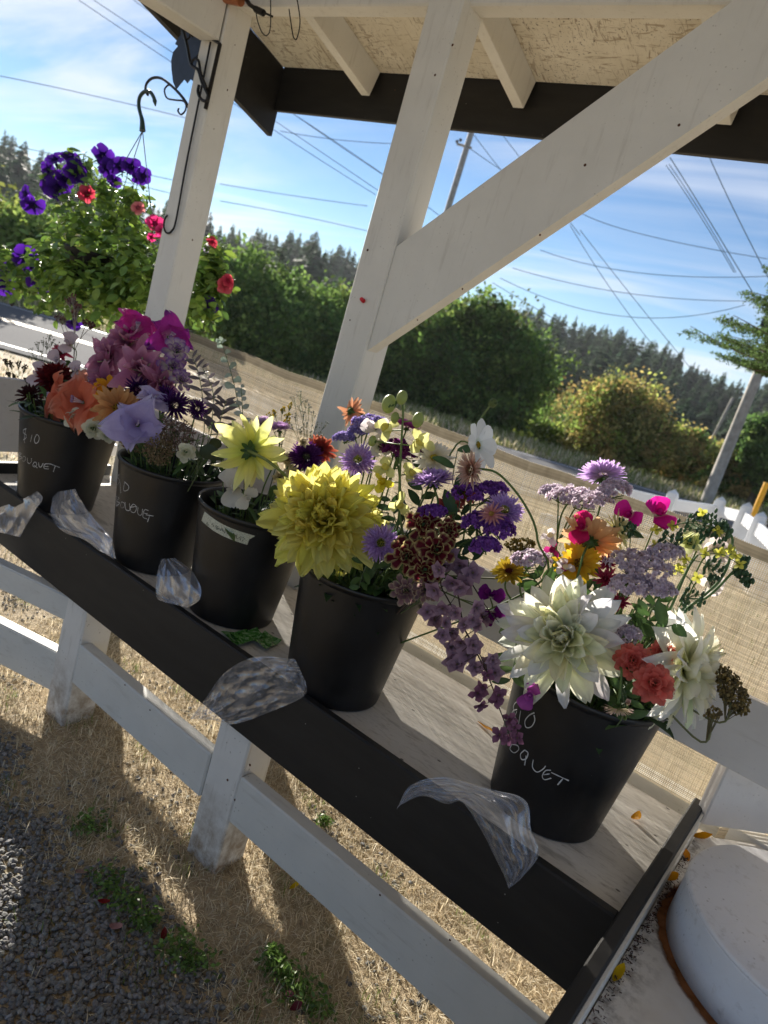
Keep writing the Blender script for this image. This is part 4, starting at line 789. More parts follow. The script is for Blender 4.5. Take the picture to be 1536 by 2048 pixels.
def dome(b, r, h, n, s, cols, z0=0):
    for i in range(n):
        f = math.sqrt((i + .5) / n); a = i * GA; p = np.array([math.cos(a) * r * f, math.sin(a) * r * f, z0 + h * (1 - f * f)]); b.ball(p, s * rng.uniform(.7, 1.3), 5, 3, np.array(cols[rng.integers(len(cols))]) * rng.uniform(.8, 1.2))
LEAFG = (.055, .105, .03); LEAFD = (.03, .06, .022); SAGE = (.16, .20, .16); STEMG = (.10, .16, .045); CAL = (.07, .13, .035)
def leafmesh(b, P0, d, L, W, col=LEAFG, up=(0, 0, 1), curl=-.5, cup=.3, shape='leaf', nu=6):
    P, F, t, v = petal(L, W, nu, 2, shape, curl, cup, .03, 0, rng.uniform(0, 6)); d = unit(d); y = unit(np.cross(up, d) + 1e-6 * np.ones(3)); z = np.cross(d, y)
    K = np.tile(np.array(col) * rng.uniform(.75, 1.3), (len(t), 1)) * (1 + .25 * (np.abs(v) < .1)[:, None]); b.add(P @ np.stack([d, y, z], 1).T + np.asarray(P0), F, np.clip(K, 0, 1))
# each bloom builder fills {part name: (MB, material)} in a local frame facing +Z, radius R
def k_aster(R, cols=((0, (.62, .50, .75)), (.5, (.42, .24, .58)), (1, (.60, .44, .78))), core=((.55, .50, .08), (.40, .42, .06)), coreR=.34, n=(44, 42, 40, 36, 32, 26), back=True):
    p = MB(); c = MB(); g = MB(); Ln = len(n)
    for q, m in enumerate(n): rays(p, m, R * (1 - (.66 / Ln) * q) * .80, R * .095, -.10 + (1.0 / Ln) * q, cols, 'strap', .35, .5, R * .20, .11, 4, 2, R * .02 * q)
    dome(c, R * coreR, R * .16, 60, R * .035, core, R * .06); 
    if back: rays(g, 22, R * .5, R * .10, -.75, ((0, CAL), (1, LEAFG)), 'leaf', .5, .2, 0, .15, 3, 2, -R * .08)
    return {'ray_petals': (p, M_petal), 'flower_centre': (c, M_petal), 'green_bracts': (g, M_leaf)}
def k_zinnia(R, cols, core=((.20, .10, .02), (.50, .32, .03)), layers=((22, 1), (20, .8)), W=.24, coreR=.25, shape='strap', edge=None):
    p = MB(); c = MB(); g = MB()
    for q, (m, l) in enumerate(layers): rays(p, m, R * l, R * W, .02 + .25 * q, cols, shape, .12, .3, R * .05, .12, 5, 2, R * .04 * q, .02, edge)
    dome(c, R * coreR, R * .16, 50, R * .04, core, R * .05); g.ball((0, 0, -R * .1), R * .2, 10, 5, CAL, (1, 1, .8)); rays(g, 14, R * .3, R * .12, -.4, ((0, CAL), (1, LEAFG)), 'leaf', .5, .2, R * .05, .1, 3, 2, -R * .06)
    return {'ray_petals': (p, M_petal), 'flower_centre': (c, M_petal), 'green_bracts': (g, M_leaf)}
def k_glad(R, base, tip, throat, n=6, ruf=.09, shp='oval'):
    p = MB(); c = MB(); g = MB()
    for q, m in enumerate((3, 3)): rays(p, m, R * (1.18 - .1 * q), R * (1.15 - .16 * q), .90 + .14 * q, ((0, throat), (.35, base), (.8, base), (1, tip)), shp, -1.35, .30, 0, .16, 14, 10, 0, ruf * 1.25, twist=.3)
    V = [v for v in p.V]
    for i in range(3, 6):
        p.V[i] = V[i] @ np.array([[math.cos(1.05), math.sin(1.05), 0], [-math.sin(1.05), math.cos(1.05), 0], [0, 0, 1]])
    for i in range(3): a = i * .5 - .5; c.tube([(0, 0, 0), (math.sin(a) * R * .08, 0, R * .35), (math.sin(a) * R * .16, .02 * R, R * .6)], R * .022, 5, col=(.85, .80, .85)); c.ball((math.sin(a) * R * .16, .02 * R, R * .62), R * .05, 5, 4, (.5, .4, .6), (1, .6, 1.8))
    g.tube([(0, 0, R * .1), (0, 0, -R * .3)], [R * .16, R * .07], 8, col=CAL)
    return {'ruffled_petals': (p, M_petal), 'stamens': (c, M_petal), 'flower_tube': (g, M_leaf)}
def k_lily(R, cols, layers=3):
    p = MB(); c = MB()
    for q in range(layers): rays(p, 6, R * (1.1 - .14 * q), R * (.44 - .03 * q), .25 + .32 * q, cols, 'leaf', -.95 + .35 * q, .45, 0, .16, 9, 4, .02 * R * q, .045, twist=.35)
    for i in range(6): a = i * 1.05; c.tube([(0, 0, 0), (math.cos(a) * R * .12, math.sin(a) * R * .12, R * .3), (math.cos(a) * R * .25, math.sin(a) * R * .25, R * .5)], R * .018, 4, col=(.55, .60, .35))
    return {'petals': (p, M_petal), 'stamens': (c, M_petal)}
def k_pea(R, col, tip):
    R = R * 1.35
    p = MB(); g = MB(); rays(p, 2, R * 1.05, R * 1.25, .75, ((0, (.6, .6, .4)), (.2, col), (1, tip)), 'round', -.7, .15, 0, .1, 8, 6, 0, .10); rays(p, 2, R * .75, R * .6, 1.15, ((0, col), (1, tip)), 'round', -.3, .5, 0, .15, 6, 4, 0, .08); p.ball((0, 0, R * .32), R * .18, 8, 5, np.array(tip) * .9, (1, .6, 1.4)); g.ball((0, 0, -R * .02), R * .13, 6, 4, CAL)
    return {'petals': (p, M_petal), 'calyx': (g, M_leaf)}
def k_snap(R, lip, base):
    p = MB(); rays(p, 3, R * .95, R * .75, .45, ((0, base), (.5, lip), (1, lip)), 'round', -.9, .3, R * .05, .15, 7, 4, R * .35, .08); rays(p, 2, R * .9, R * .7, 1.2, ((0, base), (.5, lip), (1, lip)), 'round', -.8, .3, 0, .15, 7, 4, R * .3, .08)
    p.tube([(0, 0, -R * .2), (0, 0, R * .25), (0, 0, R * .5)], [R * .16, R * .36, R * .34], 10, col=base); p.ball((R * .1, 0, R * .5), R * .3, 8, 5, np.array(lip) * (1.1, 1, .6)); return {'petals': (p, M_petal)}
def k_carn(R, cols, n=60, shape='spoon', edge=None, ruf=.12, W=.42):
    p = MB(); 
    for i in range(n):
        f = (i + .5) / n; P, F, t, v = petal(R * (.45 + .6 * f), R * W, 6, 4, shape, .2 - .9 * f, .2, ruf, .3 * rng.normal(), rng.uniform(0, 6)); K = lerpc(t, cols) * (1 + .1 * rng.normal())
        if edge is not None: e = np.clip((np.maximum(np.abs(v) * .8 - .72, t - .88) + .05 * np.sin(9 * v + i)) * 7, 0, 1)[:, None] * (t > .35)[:, None]; K = K * (1 - e) + np.array(edge) * e
        p.add(orient(P, i * GA, 1.35 - 1.35 * f + .12 * rng.normal(), 0, 0), F, np.clip(K, 0, 1))
    g = MB(); g.tube([(0, 0, R * .2), (0, 0, -R * .35)], [R * .28, R * .15], 8, col=CAL); return {'frilled_petals': (p, M_petal), 'calyx': (g, M_leaf)}
def k_cosmos(R, col, vein):
    p = MB(); c = MB(); g = MB(); rays(p, 8, R, R * .72, .28, ((0, vein), (.25, col), (1, col)), 'round', -.1, .12, R * .05, .06, 8, 6, 0, .03); dome(c, R * .13, R * .08, 24, R * .03, ((.6, .45, .05),), .02 * R); g.ball((0, 0, -R * .08), R * .11, 8, 4, CAL); rays(g, 8, R * .3, R * .1, -.2, ((0, CAL), (1, LEAFG)), 'leaf', .5, .1, 0, .1, 3, 2, -.04 * R)
    return {'ray_petals': (p, M_petal), 'flower_centre': (c, M_petal), 'green_bracts': (g, M_leaf)}
def floret(b, P, n, r, col, tip, np_=5, el=.7, shape='round'):
    Fm = frame(n)
    for i in range(np_):
        Q, F, t, v = petal(r, r * .85, 3, 2, shape, -.6, .2, .06, 0, rng.uniform(0, 6)); b.add(orient(Q, i * 6.283 / np_ + rng.normal() * .1, el) @ Fm.T + P, F, np.clip(lerpc(t, ((0, col), (1, tip))) * rng.uniform(.8, 1.2), 0, 1))
def cluster(P, n, rx, ry, rz, r, col, tip, R3, np_=5, el=.7, shape='round', up=1.0):
    """dense head of tiny florets spread over an ellipsoid in frame R3"""
    b = MB(); q = rdir(n); q[:, 2] = np.abs(q[:, 2]) * up + (1 - up) * q[:, 2]; 
    for d in q:
        p = (R3 @ (d * np.array([rx, ry, rz]) * rng.uniform(.75, 1.05))) + P; floret(b, p, R3 @ (d * np.array([1, 1, 1.3])) + rng.normal(size=3) * .3, r * rng.uniform(.7, 1.2), col, tip, np_, el, shape)
    return b
def beads(P, n, rx, ry, rz, r, cols, R3, hollow=.6):
    b = MB()
    for d in rdir(n): b.ball(P + R3 @ (d * np.array([rx, ry, rz]) * rng.uniform(hollow, 1.05)), r * rng.uniform(.6, 1.3), 5, 3, np.array(cols[rng.integers(len(cols))]) * rng.uniform(.7, 1.3))
    return b
def stem_curve(P, n, k, sag=.0, side=None, rimz=.03):
    X, Y = BKT[k]; a = rng.uniform(0, 6.28); r = rng.uniform(.01, .05); foot = np.array([X + r * math.cos(a), Y + r * math.sin(a), ZS + .07]); d = P - np.array([X, Y, 0]); d[2] = 0; l = np.linalg.norm(d); dd = d / (l + 1e-9)
    rim = np.array([X, Y, 0]) + dd * min(l * .75, RT * .72); rim[2] = ZS + HB + rimz; end = P - unit(n) * .004; pre = end - unit(n) * min(.05, .3 * np.linalg.norm(end - rim)) + (0, 0, -.01)
    return spline([foot, foot * .5 + rim * .5, rim, pre, end], 6), foot
GRPN = {1: 'flowers in the leftmost bucket', 2: 'flowers in the second bucket', 3: 'flowers in the taped bucket', 4: 'flowers in the bucket of the big yellow dahlia', 5: 'flowers in the rightmost bucket'}
def flower(name, label, cat, k, blooms, stem_r=.0018, leaves=0, leafc=LEAFG, leafL=.06, stemcol=STEMG, leafW=.35, rimz=.03, ctl=None):
    """blooms: list of (parts dict, P, n, roll); the first one carries the main stem"""
    P0, n0 = blooms[0][1], blooms[0][2]; S, foot = stem_curve(P0.copy(), n0, k, rimz=rimz)
    if ctl is not None: S = spline([foot] + [np.asarray(c, float) for c in ctl] + [P0 - unit(n0) * .004], 6)
    t = thing(name, label, cat, foot, GRPN[k]); sm_ = MB(); sm_.tube(S, stem_r, 6, col=stemcol)
    for q, (parts, P, n, roll) in enumerate(blooms):
        Fm = frame(n, roll)
        for nm, (mb, mt) in parts.items():
            if mb.n: mb.xform(Fm, P).build(nm, mt, t, smooth=True)
        if q: j = S[int(len(S) * rng.uniform(.6, .9))]; sm_.tube(spline([j, (j + P) / 2 + (0, 0, .004), P - unit(n) * .003], 5), stem_r * .7, 5, col=stemcol)
    sm_.build('stem', M_stem, t, smooth=True)
    for i in range(leaves):
        j = int(len(S) * rng.uniform(.42, .88)); d = rdir(1)[0] + unit(S[min(j + 1, len(S) - 1)] - S[j - 1]) * .6; lb = MB(); leafmesh(lb, S[j], d, leafL * rng.uniform(.7, 1.2), leafL * leafW, leafc); lb.build('leaf', M_leaf, t, smooth=True)
    return t
def B(parts, x, y, Y, a=0, b=0, s=1, roll=None): P = atY(x, y, Y); return (parts, P, toward(P, a, b, s), roll)
def Rpx(x, y, Y, d): return d / 2 / pxm(atY(x, y, Y))
def raw(mb, m_, nm='florets'): return {nm: (mb, m_)}
def wparts(t, S):
    for nm, mb, mt in S: mb.build(nm, mt, t, smooth=True)
# big dahlias: every petal is a part
def dahlia(label, k, x, y, Y, d, a, b, s, n, cols0, cols1, shape, e, lay, ruf, curl, W, grp=None, variants=8, back=False, core=None, roll=0, ctl=None, cupz=.3):
    R = Rpx(x, y, Y, d); P = atY(x, y, Y); nrm = toward(P, a, b, s); S, foot = stem_curve(P.copy(), nrm, k)
    if ctl is not None: S = spline([foot] + ctl + [P - nrm * R * .1], 6)
    t = thing('dahlia', label, 'dahlia', foot, GRPN[k]); mb = MB(); mb.tube(S, .0032, 7, col=(.16, .20, .06)); mb.build('stem', M_stem, t, smooth=True)
    Fm = frame(nrm, roll); meshes = []
    for q in range(4):
        f = q / 3.0; row = []
        for v in range(variants):
            Pt, F, tt, vv = petal(1, (W[0] + (W[1] - W[0]) * f) * rng.uniform(.85, 1.15), 9, 6, shape, curl[0] + (curl[1] - curl[0]) * f + .25 * rng.normal(), cupz * rng.uniform(.5, 1.5), ruf, .35 * rng.normal() if ruf > .02 else .12 * rng.normal(), rng.uniform(0, 6)); m_ = MB(); kk = (lerpc(tt, cols0) * (1 - f) + lerpc(tt, cols1) * f) * (1 + .07 * rng.normal()); kk *= (1 - .10 * (np.abs(np.sin(vv * 7)) < .3) * (tt < .8))[:, None] * np.array([1, 1 + .03 * rng.normal(), 1 + .12 * rng.normal()]); m_.add(Pt, F, np.clip(kk, 0, .93)); me = m_.mesh('petal', True); me.materials.append(M_petal); row.append(me)
        meshes.append(row)
    for i in range(n):
        f = ((i + .5) / n); L = R * (lay[0] + (lay[1] - lay[0]) * f ** .8) * (1 + .07 * rng.normal()); az = i * GA + .08 * rng.normal(); el = e[0] + (e[1] - e[0]) * f ** e[2] + .07 * rng.normal()
        M0 = np.eye(3); Q = orient(np.array([[1., 0, 0], [0, 1, 0], [0, 0, 1], [0, 0, 0]]), az, el, 0, 0, .25 * rng.normal()); ax = (Q[:3] - Q[3]).T * L; M3 = Fm @ ax; off = Fm @ np.array([math.cos(az) * R * .05 * f, math.sin(az) * R * .05 * f, R * .10 * (1 - f)]) + P - foot
        o = bpy.data.objects.new('petal', meshes[min(3, int(f * 4))][rng.integers(variants)]); C.objects.link(o); o.parent = t
        o.matrix_local = Matrix(((*M3[0], off[0]), (*M3[1], off[1]), (*M3[2], off[2]), (0, 0, 0, 1)))
    g = MB(); g.ball((0, 0, -R * .02), R * .16, 10, 6, CAL, (1, 1, .6)); rays(g, 8, R * .26, R * .12, .1 if back else -.4, ((0, (.03, .07, .02)), (1, (.06, .12, .03))), 'leaf', -1.2, .3, R * .03, .2, 4, 2, -R * .10); g.xform(Fm, P).build('green_bracts', M_leaf, t, smooth=True)
    if core: c = MB(); dome(c, R * .08, R * .06, 26, R * .02, core, R * .16); c.xform(Fm, P).build('flower_centre', M_petal, t, smooth=True)
    return t
YD0 = ((0, (.58, .40, .02)), (.4, (.78, .62, .06)), (1, (.82, .74, .14))); YD1 = ((0, (.72, .60, .06)), (.5, (.84, .78, .16)), (1, (.86, .84, .32)))
dahlia('big yellow dahlia with shaggy pointed petals at the centre of the photo', 4, 646, 1038, 1.055, 262, -.10, .22, 1, 240, YD0, YD1, 'point', (1.50, -.62, .95), (.26, 1.04), .075, (.95, -.45), (.42, .29), roll=.4)
WD0 = ((0, (.50, .50, .16)), (.4, (.80, .79, .48)), (1, (.86, .85, .66))); WD1 = ((0, (.70, .70, .36)), (.35, (.86, .86, .68)), (1, (.90, .90, .84)))
dahlia('large cream white dahlia with pointed petals facing out of the rightmost bucket', 5, 1126, 1277, 1.13, 268, -.08, .10, 1, 112, WD0, WD1, 'point', (1.54, -.22, .80), (.24, 1.06), .026, (.90, .05), (.40, .33), roll=1.1, cupz=.55)
dahlia('second cream white dahlia turned sideways, rightmost and half behind the coral carnations', 5, 1362, 1338, 1.235, 262, 1.05, -.25, .42, 120, WD0, WD1, 'point', (1.5, -.35, .8), (.28, 1.05), .03, (.7, -.3), (.42, .36), roll=2.1, cupz=.5)
dahlia('small pale yellow dahlia seen from behind with its stem arching to the right', 4, 500, 902, 1.12, 158, .35, -.1, -1, 34, ((0, (.60, .62, .10)), (.5, (.84, .82, .25)), (1, (.88, .88, .42))), ((0, (.40, .48, .08)), (.4, (.80, .80, .20)), (1, (.88, .88, .44))), 'leaf', (.6, -.25, .8), (.6, 1.05), .03, (.3, -.2), (.38, .30), back=True, roll=.3, ctl=[atY(640, 1150, 1.18), atY(630, 1060, 1.16), atY(585, 970, 1.12), atY(540, 925, 1.09)])
# --- rightmost bucket
LIL = ((0, (.60, .50, .70)), (.5, (.46, .30, .62)), (1, (.66, .52, .82)))
P = atY(1205, 950, 1.33); flower('aster', 'lilac aster seen from behind with green bracts, topmost in the rightmost bucket', 'aster', 5, [(k_aster(Rpx(1205, 950, 1.33, 96), ((0, (.55, .40, .62)), (1, (.66, .46, .80)))), P, unit(CAM_U * 1.0 - CAM_F * -.45 + CAM_R * .15), None)], leaves=2)
def statice(label, k, heads, col, tip, r=.0068, name='statice', nper=130):
    P0 = atY(*heads[0][:3]); S, foot = stem_curve(P0.copy(), np.array([0, 0, 1.]), k); t = thing(name, label, 'statice', foot, GRPN[k]); s = MB(); s.tube(S, .0018, 5, col=STEMG)
    for i, (x, y, Y, w, h) in enumerate(heads):
        P = atY(x, y, Y); m = pxm(P); u = unit(CAM_U + .25 * toward(P)); rr = np.cross(u, unit(EYE - P)); R3 = np.stack([unit(rr), unit(np.cross(u, rr)), u], 1)
        cluster(P, nper, w / 2 / m, w / 2 / m * .7, h / 2 / m, r, col, tip, R3, 5, .9).build('flower_head', M_petal, t, smooth=True)
        for q in range(7): a = P + rdir(1)[0] * (w / 2.6 / m) * np.array([1, 1, .5]); j = S[int(len(S) * .86)] * .6 + P * .4; s.tube(spline([j, (j + a) / 2 + rdir(1)[0] * .003, a], 4), .0008, 4, col=STEMG)
        if i: s.tube(spline([S[int(len(S) * .7)], S[int(len(S) * .85)] * .5 + P * .5, P - u * .01], 5), .0014, 5, col=STEMG)
    s.build('stem', M_stem, t, smooth=True); return t
PALE = ((.55, .42, .50), (.74, .66, .76)); PUR = ((.16, .04, .30), (.30, .11, .50))
statice('pale lavender statice in wide heads below the topmost lilac aster', 5, [(1140, 995, 1.28, 90, 40), (1228, 985, 1.30, 62, 50), (1178, 1008, 1.27, 90, 46), (1105, 985, 1.30, 50, 26)], *PALE)
statice('pale lavender statice in large low heads above the coral carnations', 5, [(1262, 1128, 1.20, 100, 50), (1300, 1150, 1.19, 90, 60), (1262, 1175, 1.17, 90, 46), (1330, 1110, 1.24, 70, 40), (1318, 1185, 1.18, 60, 46)], *PALE)
statice('small pale lavender statice head left of the large white dahlia, above its petals', 5, [(1062, 1122, 1.19, 76, 38)], *PALE)
statice('small grey lavender statice head between the two white dahlias', 5, [(1255, 1276, 1.17, 48, 44)], *PALE)
MAG = ((.52, .01, .22), (.72, .02, .34))
flower('sweet_pea', 'bright magenta sweet pea with two blooms above the rightmost bucket', 'sweet pea', 5, [B(k_pea(Rpx(1320, 1020, 1.27, 62), *MAG), 1318, 1030, 1.27, .2, .5), B(k_pea(Rpx(1262, 1027, 1.27, 52), *MAG), 1262, 1030, 1.27, -.6, .3)], .0014)
flower('sweet_pea', 'magenta sweet pea petal in front of the peach zinnia', 'sweet pea', 5, [B(k_pea(Rpx(1165, 1050, 1.22, 52), (.45, .01, .10), (.60, .02, .16)), 1165, 1058, 1.22, -.2, .5)], .0014)
PEACH = ((0, (.70, .34, .12)), (.5, (.74, .42, .20)), (1, (.72, .46, .26)))
flower('zinnia', 'peach orange zinnia seen from behind under the statice of the rightmost bucket', 'zinnia', 5, [B(k_zinnia(Rpx(1180, 1080, 1.24, 120), PEACH), 1180, 1082, 1.24, .2, .5, -.6)], .002, 1)
flower('zinnia', 'pale yellow flower seen from the side beside the peach zinnia', 'zinnia', 5, [B(k_zinnia(Rpx(1230, 1060, 1.25, 84), ((0, (.65, .62, .20)), (1, (.78, .76, .42)))), 1232, 1062, 1.26, .9, .3, .1)], .002, 1)
flower('snapdragon', 'white and magenta snapdragon in the rightmost bucket, left of the peach zinnia', 'snapdragon', 5, [B(k_snap(Rpx(1103, 1075, 1.2, 46), (.80, .74, .76), (.76, .70, .72)), 1101, 1078, 1.2, -.2, .6), B(k_snap(Rpx(1130, 1140, 1.2, 46), (.80, .74, .76), (.45, .03, .18)), 1128, 1138, 1.2, .1, .5), B(k_snap(Rpx(1103, 1100, 1.2, 36), (.45, .03, .18), (.45, .03, .18)), 1104, 1100, 1.2, .1, .2)], .002, 2)
flower('zinnia', 'golden yellow zinnia low behind the large white dahlia', 'zinnia', 5, [B(k_zinnia(Rpx(1160, 1125, 1.22, 92), ((0, (.62, .30, .02)), (1, (.80, .55, .04)))), 1158, 1128, 1.22, -.1, .5)], .002, 2)
flower('coreopsis', 'mustard yellow flower with a dark red centre left of the rightmost bucket', 'coreopsis', 5, [B(k_zinnia(Rpx(1018, 1142, 1.18, 68), ((0, (.25, .04, .01)), (.35, (.45, .28, .02)), (1, (.50, .38, .04))), ((.16, .02, .02),)), 1018, 1144, 1.18, .0, .9)], .0018, 2)
CRIM = ((0, (.20, .01, .03)), (.6, (.38, .03, .08)), (1, (.50, .10, .16)))
for i, (x, y, d, l) in enumerate(((1212, 1160, 58, 'crimson strawflower above the tips of the large white dahlia'), (1240, 1206, 50, 'crimson strawflower under the low statice heads of the rightmost bucket'), (1216, 1128, 44, 'dusky pink half opened strawflower bud behind the crimson strawflower'))):
    p = MB(); R = Rpx(x, y, 1.2, d); packed(p, 60, R * .5, R, R * .14, R * .2, 1.4, .1, CRIM, CRIM, 'point', (.5, .1), .4, 0, R * .2); flower('strawflower', l, 'strawflower', 5, [B({'petals': (p, M_petal)}, x, y, 1.2, -.1, .3)], .0016, 1)
CORAL = ((0, (.50, .05, .04)), (.6, (.70, .14, .11)), (1, (.74, .22, .18)))
for x, y, d, Y, l in ((1266, 1322, 82, 1.14, 'coral red carnation beside the large white dahlia, left one of the pair'), (1308, 1368, 92, 1.12, 'coral red carnation hanging lowest over the rim of the rightmost bucket'), (1325, 1305, 58, 1.19, 'darker coral carnation tucked behind the pair beside the second white dahlia')):
    flower('carnation', l, 'carnation', 5, [B(k_carn(Rpx(x, y, Y, d), CORAL, 44, 'spoon', None, .10, .55), x, y, Y, .1, .1)], .002, 1)
cr = ((0, (.55, .52, .25)), (.5, (.72, .62, .46)), (1, (.74, .52, .50)))
flower('strawflower', 'small cream strawflower hanging upside down over the rim of the rightmost bucket', 'strawflower', 5, [(k_aster(Rpx(1236, 1420, 1.1, 66), cr, ((.6, .5, .2),), .2, (26, 22, 18)), atY(1236, 1418, 1.10), unit(-CAM_U + .25 * toward(atY(1236, 1418, 1.1))), None)], .002, 0, ctl=[atY(1225, 1460, 1.24) * [1, 1, 1], atY(1236, 1350, 1.16), atY(1243, 1340, 1.11), atY(1240, 1380, 1.105)])
b_ = MB(); R = Rpx(1258, 1404, 1.1, 28); packed(b_, 26, R * .6, R * 1.0, R * .5, R * .7, 1.5, .9, cr, cr, 'round', (.3, .3), .5, 0, 0); flower('strawflower', 'closed pale pink strawflower bud beside the hanging cream strawflower', 'strawflower', 5, [B({'petals': (b_, M_petal)}, 1256, 1408, 1.1, .1, .6)], .0014, 0)
flower('sweet_pea', 'purple pink sweet pea hanging on the face of the rightmost bucket', 'sweet pea', 5, [B(k_pea(Rpx(1060, 1385, 1.09, 44), (.30, .04, .30), (.50, .12, .46)), 1062, 1388, 1.09, -.2, -.2)], .0012, 0)
flower('lisianthus', 'pale pinkish white bloom behind the green seed heads at the right', 'lisianthus', 5, [B(k_carn(Rpx(1430, 1100, 1.34, 70), ((0, (.60, .60, .40)), (1, (.74, .64, .66))), 14, 'round', None, .06, .9), 1432, 1102, 1.34, .4, .2)], .0016, 1)
flower('lisianthus', 'pale pinkish bloom below the green seed heads, in front of the shade cloth', 'lisianthus', 5, [B(k_carn(Rpx(1425, 1165, 1.33, 56), ((0, (.60, .60, .40)), (1, (.74, .66, .68))), 12, 'round', None, .06, .9), 1425, 1168, 1.33, .5, -.1)], .0016, 1)
flower('lisianthus', 'greenish yellow half opened bloom at the right among the seed heads', 'lisianthus', 5, [B(k_carn(Rpx(1385, 1082, 1.3, 58), ((0, (.50, .55, .20)), (1, (.66, .66, .36))), 14, 'round', None, .06, .9), 1382, 1085, 1.3, -.2, .3)], .0016, 1)
# green seed heads with small yellow flowers on an arching stem
def umbel(k, label, ctlpx, heads, yel, Y):
    pts = [atY(x, y, Y_) for x, y, Y_ in ctlpx]; X, Yb = BKT[k]; foot = np.array([X + .02, Yb + .02, ZS + .07]); t = thing('flowering_stalk', label, 'seed head', foot, GRPN[k]); s = MB(); S = spline([foot] + pts, 8); s.tube(S, np.linspace(.0030, .0018, len(S)), 6, col=(.10, .18, .07)); g = MB(); yl = MB()
    for x, y, r in heads:
        c = atY(x, y, Y); m = pxm(c); j = S[np.argmin(np.linalg.norm(S - c, axis=1))]
        for i in range(34):
            e = c + rdir(1)[0] * r / m * np.array([1, .7, 1]) * rng.uniform(.6, 1.1); s.tube([j * .3 + c * .7, e], .0005, 3, col=(.10, .17, .07)); g.ball(e, .0026, 5, 4, np.array([.06, .13, .06]) * rng.uniform(.7, 1.4), (1, 1, 1.7))
    for x, y in yel:
        c = atY(x, y, Y - .01); j = S[np.argmin(np.linalg.norm(S - c, axis=1))]; s.tube(spline([j, (j + c) / 2 + (0, 0, .01), c], 4), .0007, 4, col=(.10, .17, .07)); floret(yl, c, toward(c, rng.normal() * .5, rng.normal() * .5), .0105, (.55, .52, .05), (.72, .70, .16), 4, .35)
    s.build('stems', M_stem, t, smooth=True); kind(g.build('seed_capsules', M_leaf, t, smooth=True), 'stuff'); kind(yl.build('yellow_florets', M_petal, t, smooth=True), 'stuff'); return t
umbel(5, 'green seed head with small yellow flowers on a thick stem arching high at the right', [(1235, 1370, 1.27), (1350, 1240, 1.27), (1440, 1160, 1.27), (1465, 1085, 1.27), (1448, 1058, 1.27), (1425, 1055, 1.26)], [(1392, 1058, 34), (1420, 1045, 26), (1440, 1065, 24)], [(1405, 1025), (1312, 1060), (1345, 1052), (1437, 1062), (1370, 1118), (1345, 1100), (1410, 1105), (1472, 1112), (1440, 1105), (1395, 1155), (1345, 1138), (1458, 1098)], 1.26)
umbel(5, 'smaller green seed head on a straight stem below the arching one', [(1280, 1330, 1.25), (1330, 1240, 1.25), (1375, 1140, 1.25), (1395, 1110, 1.25)], [(1425, 1138, 28), (1340, 1085, 24), (1250, 1055, 20), (1385, 1200, 26)], [(1362, 1136), (1310, 1090), (1480, 1130)], 1.25)
umbel(5, 'thin stalk of round green seed pods reaching farthest right over the shade cloth', [(1330, 1260, 1.3), (1420, 1190, 1.3), (1470, 1140, 1.3), (1490, 1130, 1.3)], [(1480, 1140, 14), (1495, 1160, 12), (1488, 1120, 10)], [], 1.30)
def yarrow(k, label, x, y, Y, w, h, rot, cols, n=420, dr=.0026):
    P = atY(x, y, Y); m = pxm(P); rr = unit(CAM_R * math.cos(rot) + CAM_U * math.sin(rot)); u = unit(-CAM_R * math.sin(rot) + CAM_U * math.cos(rot)); R3 = np.stack([rr, unit(np.cross(rr, u)) * -1, u], 1); S, foot = stem_curve(P.copy(), np.array([0, 0, 1.]), k)
    t = thing('yarrow', label, 'yarrow', foot, GRPN[k]); beads(P, n, w / 2 / m, w / 2.6 / m, h / 2 / m, dr, cols, R3, .55).build('flower_head', M_petal, t, smooth=True); s = MB(); s.tube(S, .0018, 5, col=(.16, .17, .08))
    for q in range(10): s.tube([S[-6], P + R3 @ (rdir(1)[0] * np.array([w / 2.6 / m, w / 3 / m, h / 2.6 / m]))], .0007, 4, col=(.14, .12, .06))
    s.build('stem', M_stem, t, smooth=True)
OCH = ((.30, .22, .08), (.24, .19, .08), (.36, .28, .12), (.18, .14, .07))
yarrow(5, 'ochre brown yarrow plume hanging at the right of the second white dahlia', 1466, 1384, 1.22, 50, 112, .45, OCH, 520, .0024)
yarrow(5, 'tiny brown yarrow sprig hanging below the ochre plume', 1428, 1425, 1.18, 40, 22, .3, OCH, 40, .0026)
yarrow(4, 'mustard brown yarrow head between the purple statice and the rightmost bouquet', 1040, 1090, 1.22, 62, 34, .1, ((.26, .20, .05), (.20, .17, .05)), 160, .0026)
# --- bucket of the big yellow dahlia
for x, y, Y, d, a, b, s, l in ((717, 921, 1.16, 78, -.25, .5, 1, 'lilac aster with a yellow eye above the big yellow dahlia'), (761, 1086, 1.075, 80, .15, .1, 1, 'lilac aster with a pale yellow eye touching the right side of the big yellow dahlia'), (1008, 1022, 1.14, 84, .3, .55, 1, 'lilac aster with a yellow eye at the right end of the purple statice')):
    flower('aster', l, 'aster', 4, [B(k_aster(Rpx(x, y, Y, d)), x, y, Y, a, b, s)], .0018, 2)
P = atY(866, 962, 1.12); flower('aster', 'large lilac aster seen edge on with green bracts below the white daisy', 'aster', 4, [(k_aster(Rpx(866, 962, 1.12, 96)), P, unit(CAM_U + .28 * toward(P) - .12 * CAM_R), None)], .002, 2)
flower('zinnia', 'peach zinnia seen from behind in front of the middle white post', 'zinnia', 4, [B(k_zinnia(Rpx(702, 822, 1.22, 58), ((0, (.50, .22, .12)), (.6, (.62, .30, .17)), (1, (.60, .32, .2)))), 702, 823, 1.22, .75, -.2, -.8)], .0022, 0, ctl=[atY(780, 1130, 1.2), atY(800, 960, 1.2), atY(765, 860, 1.21), atY(728, 832, 1.22)])
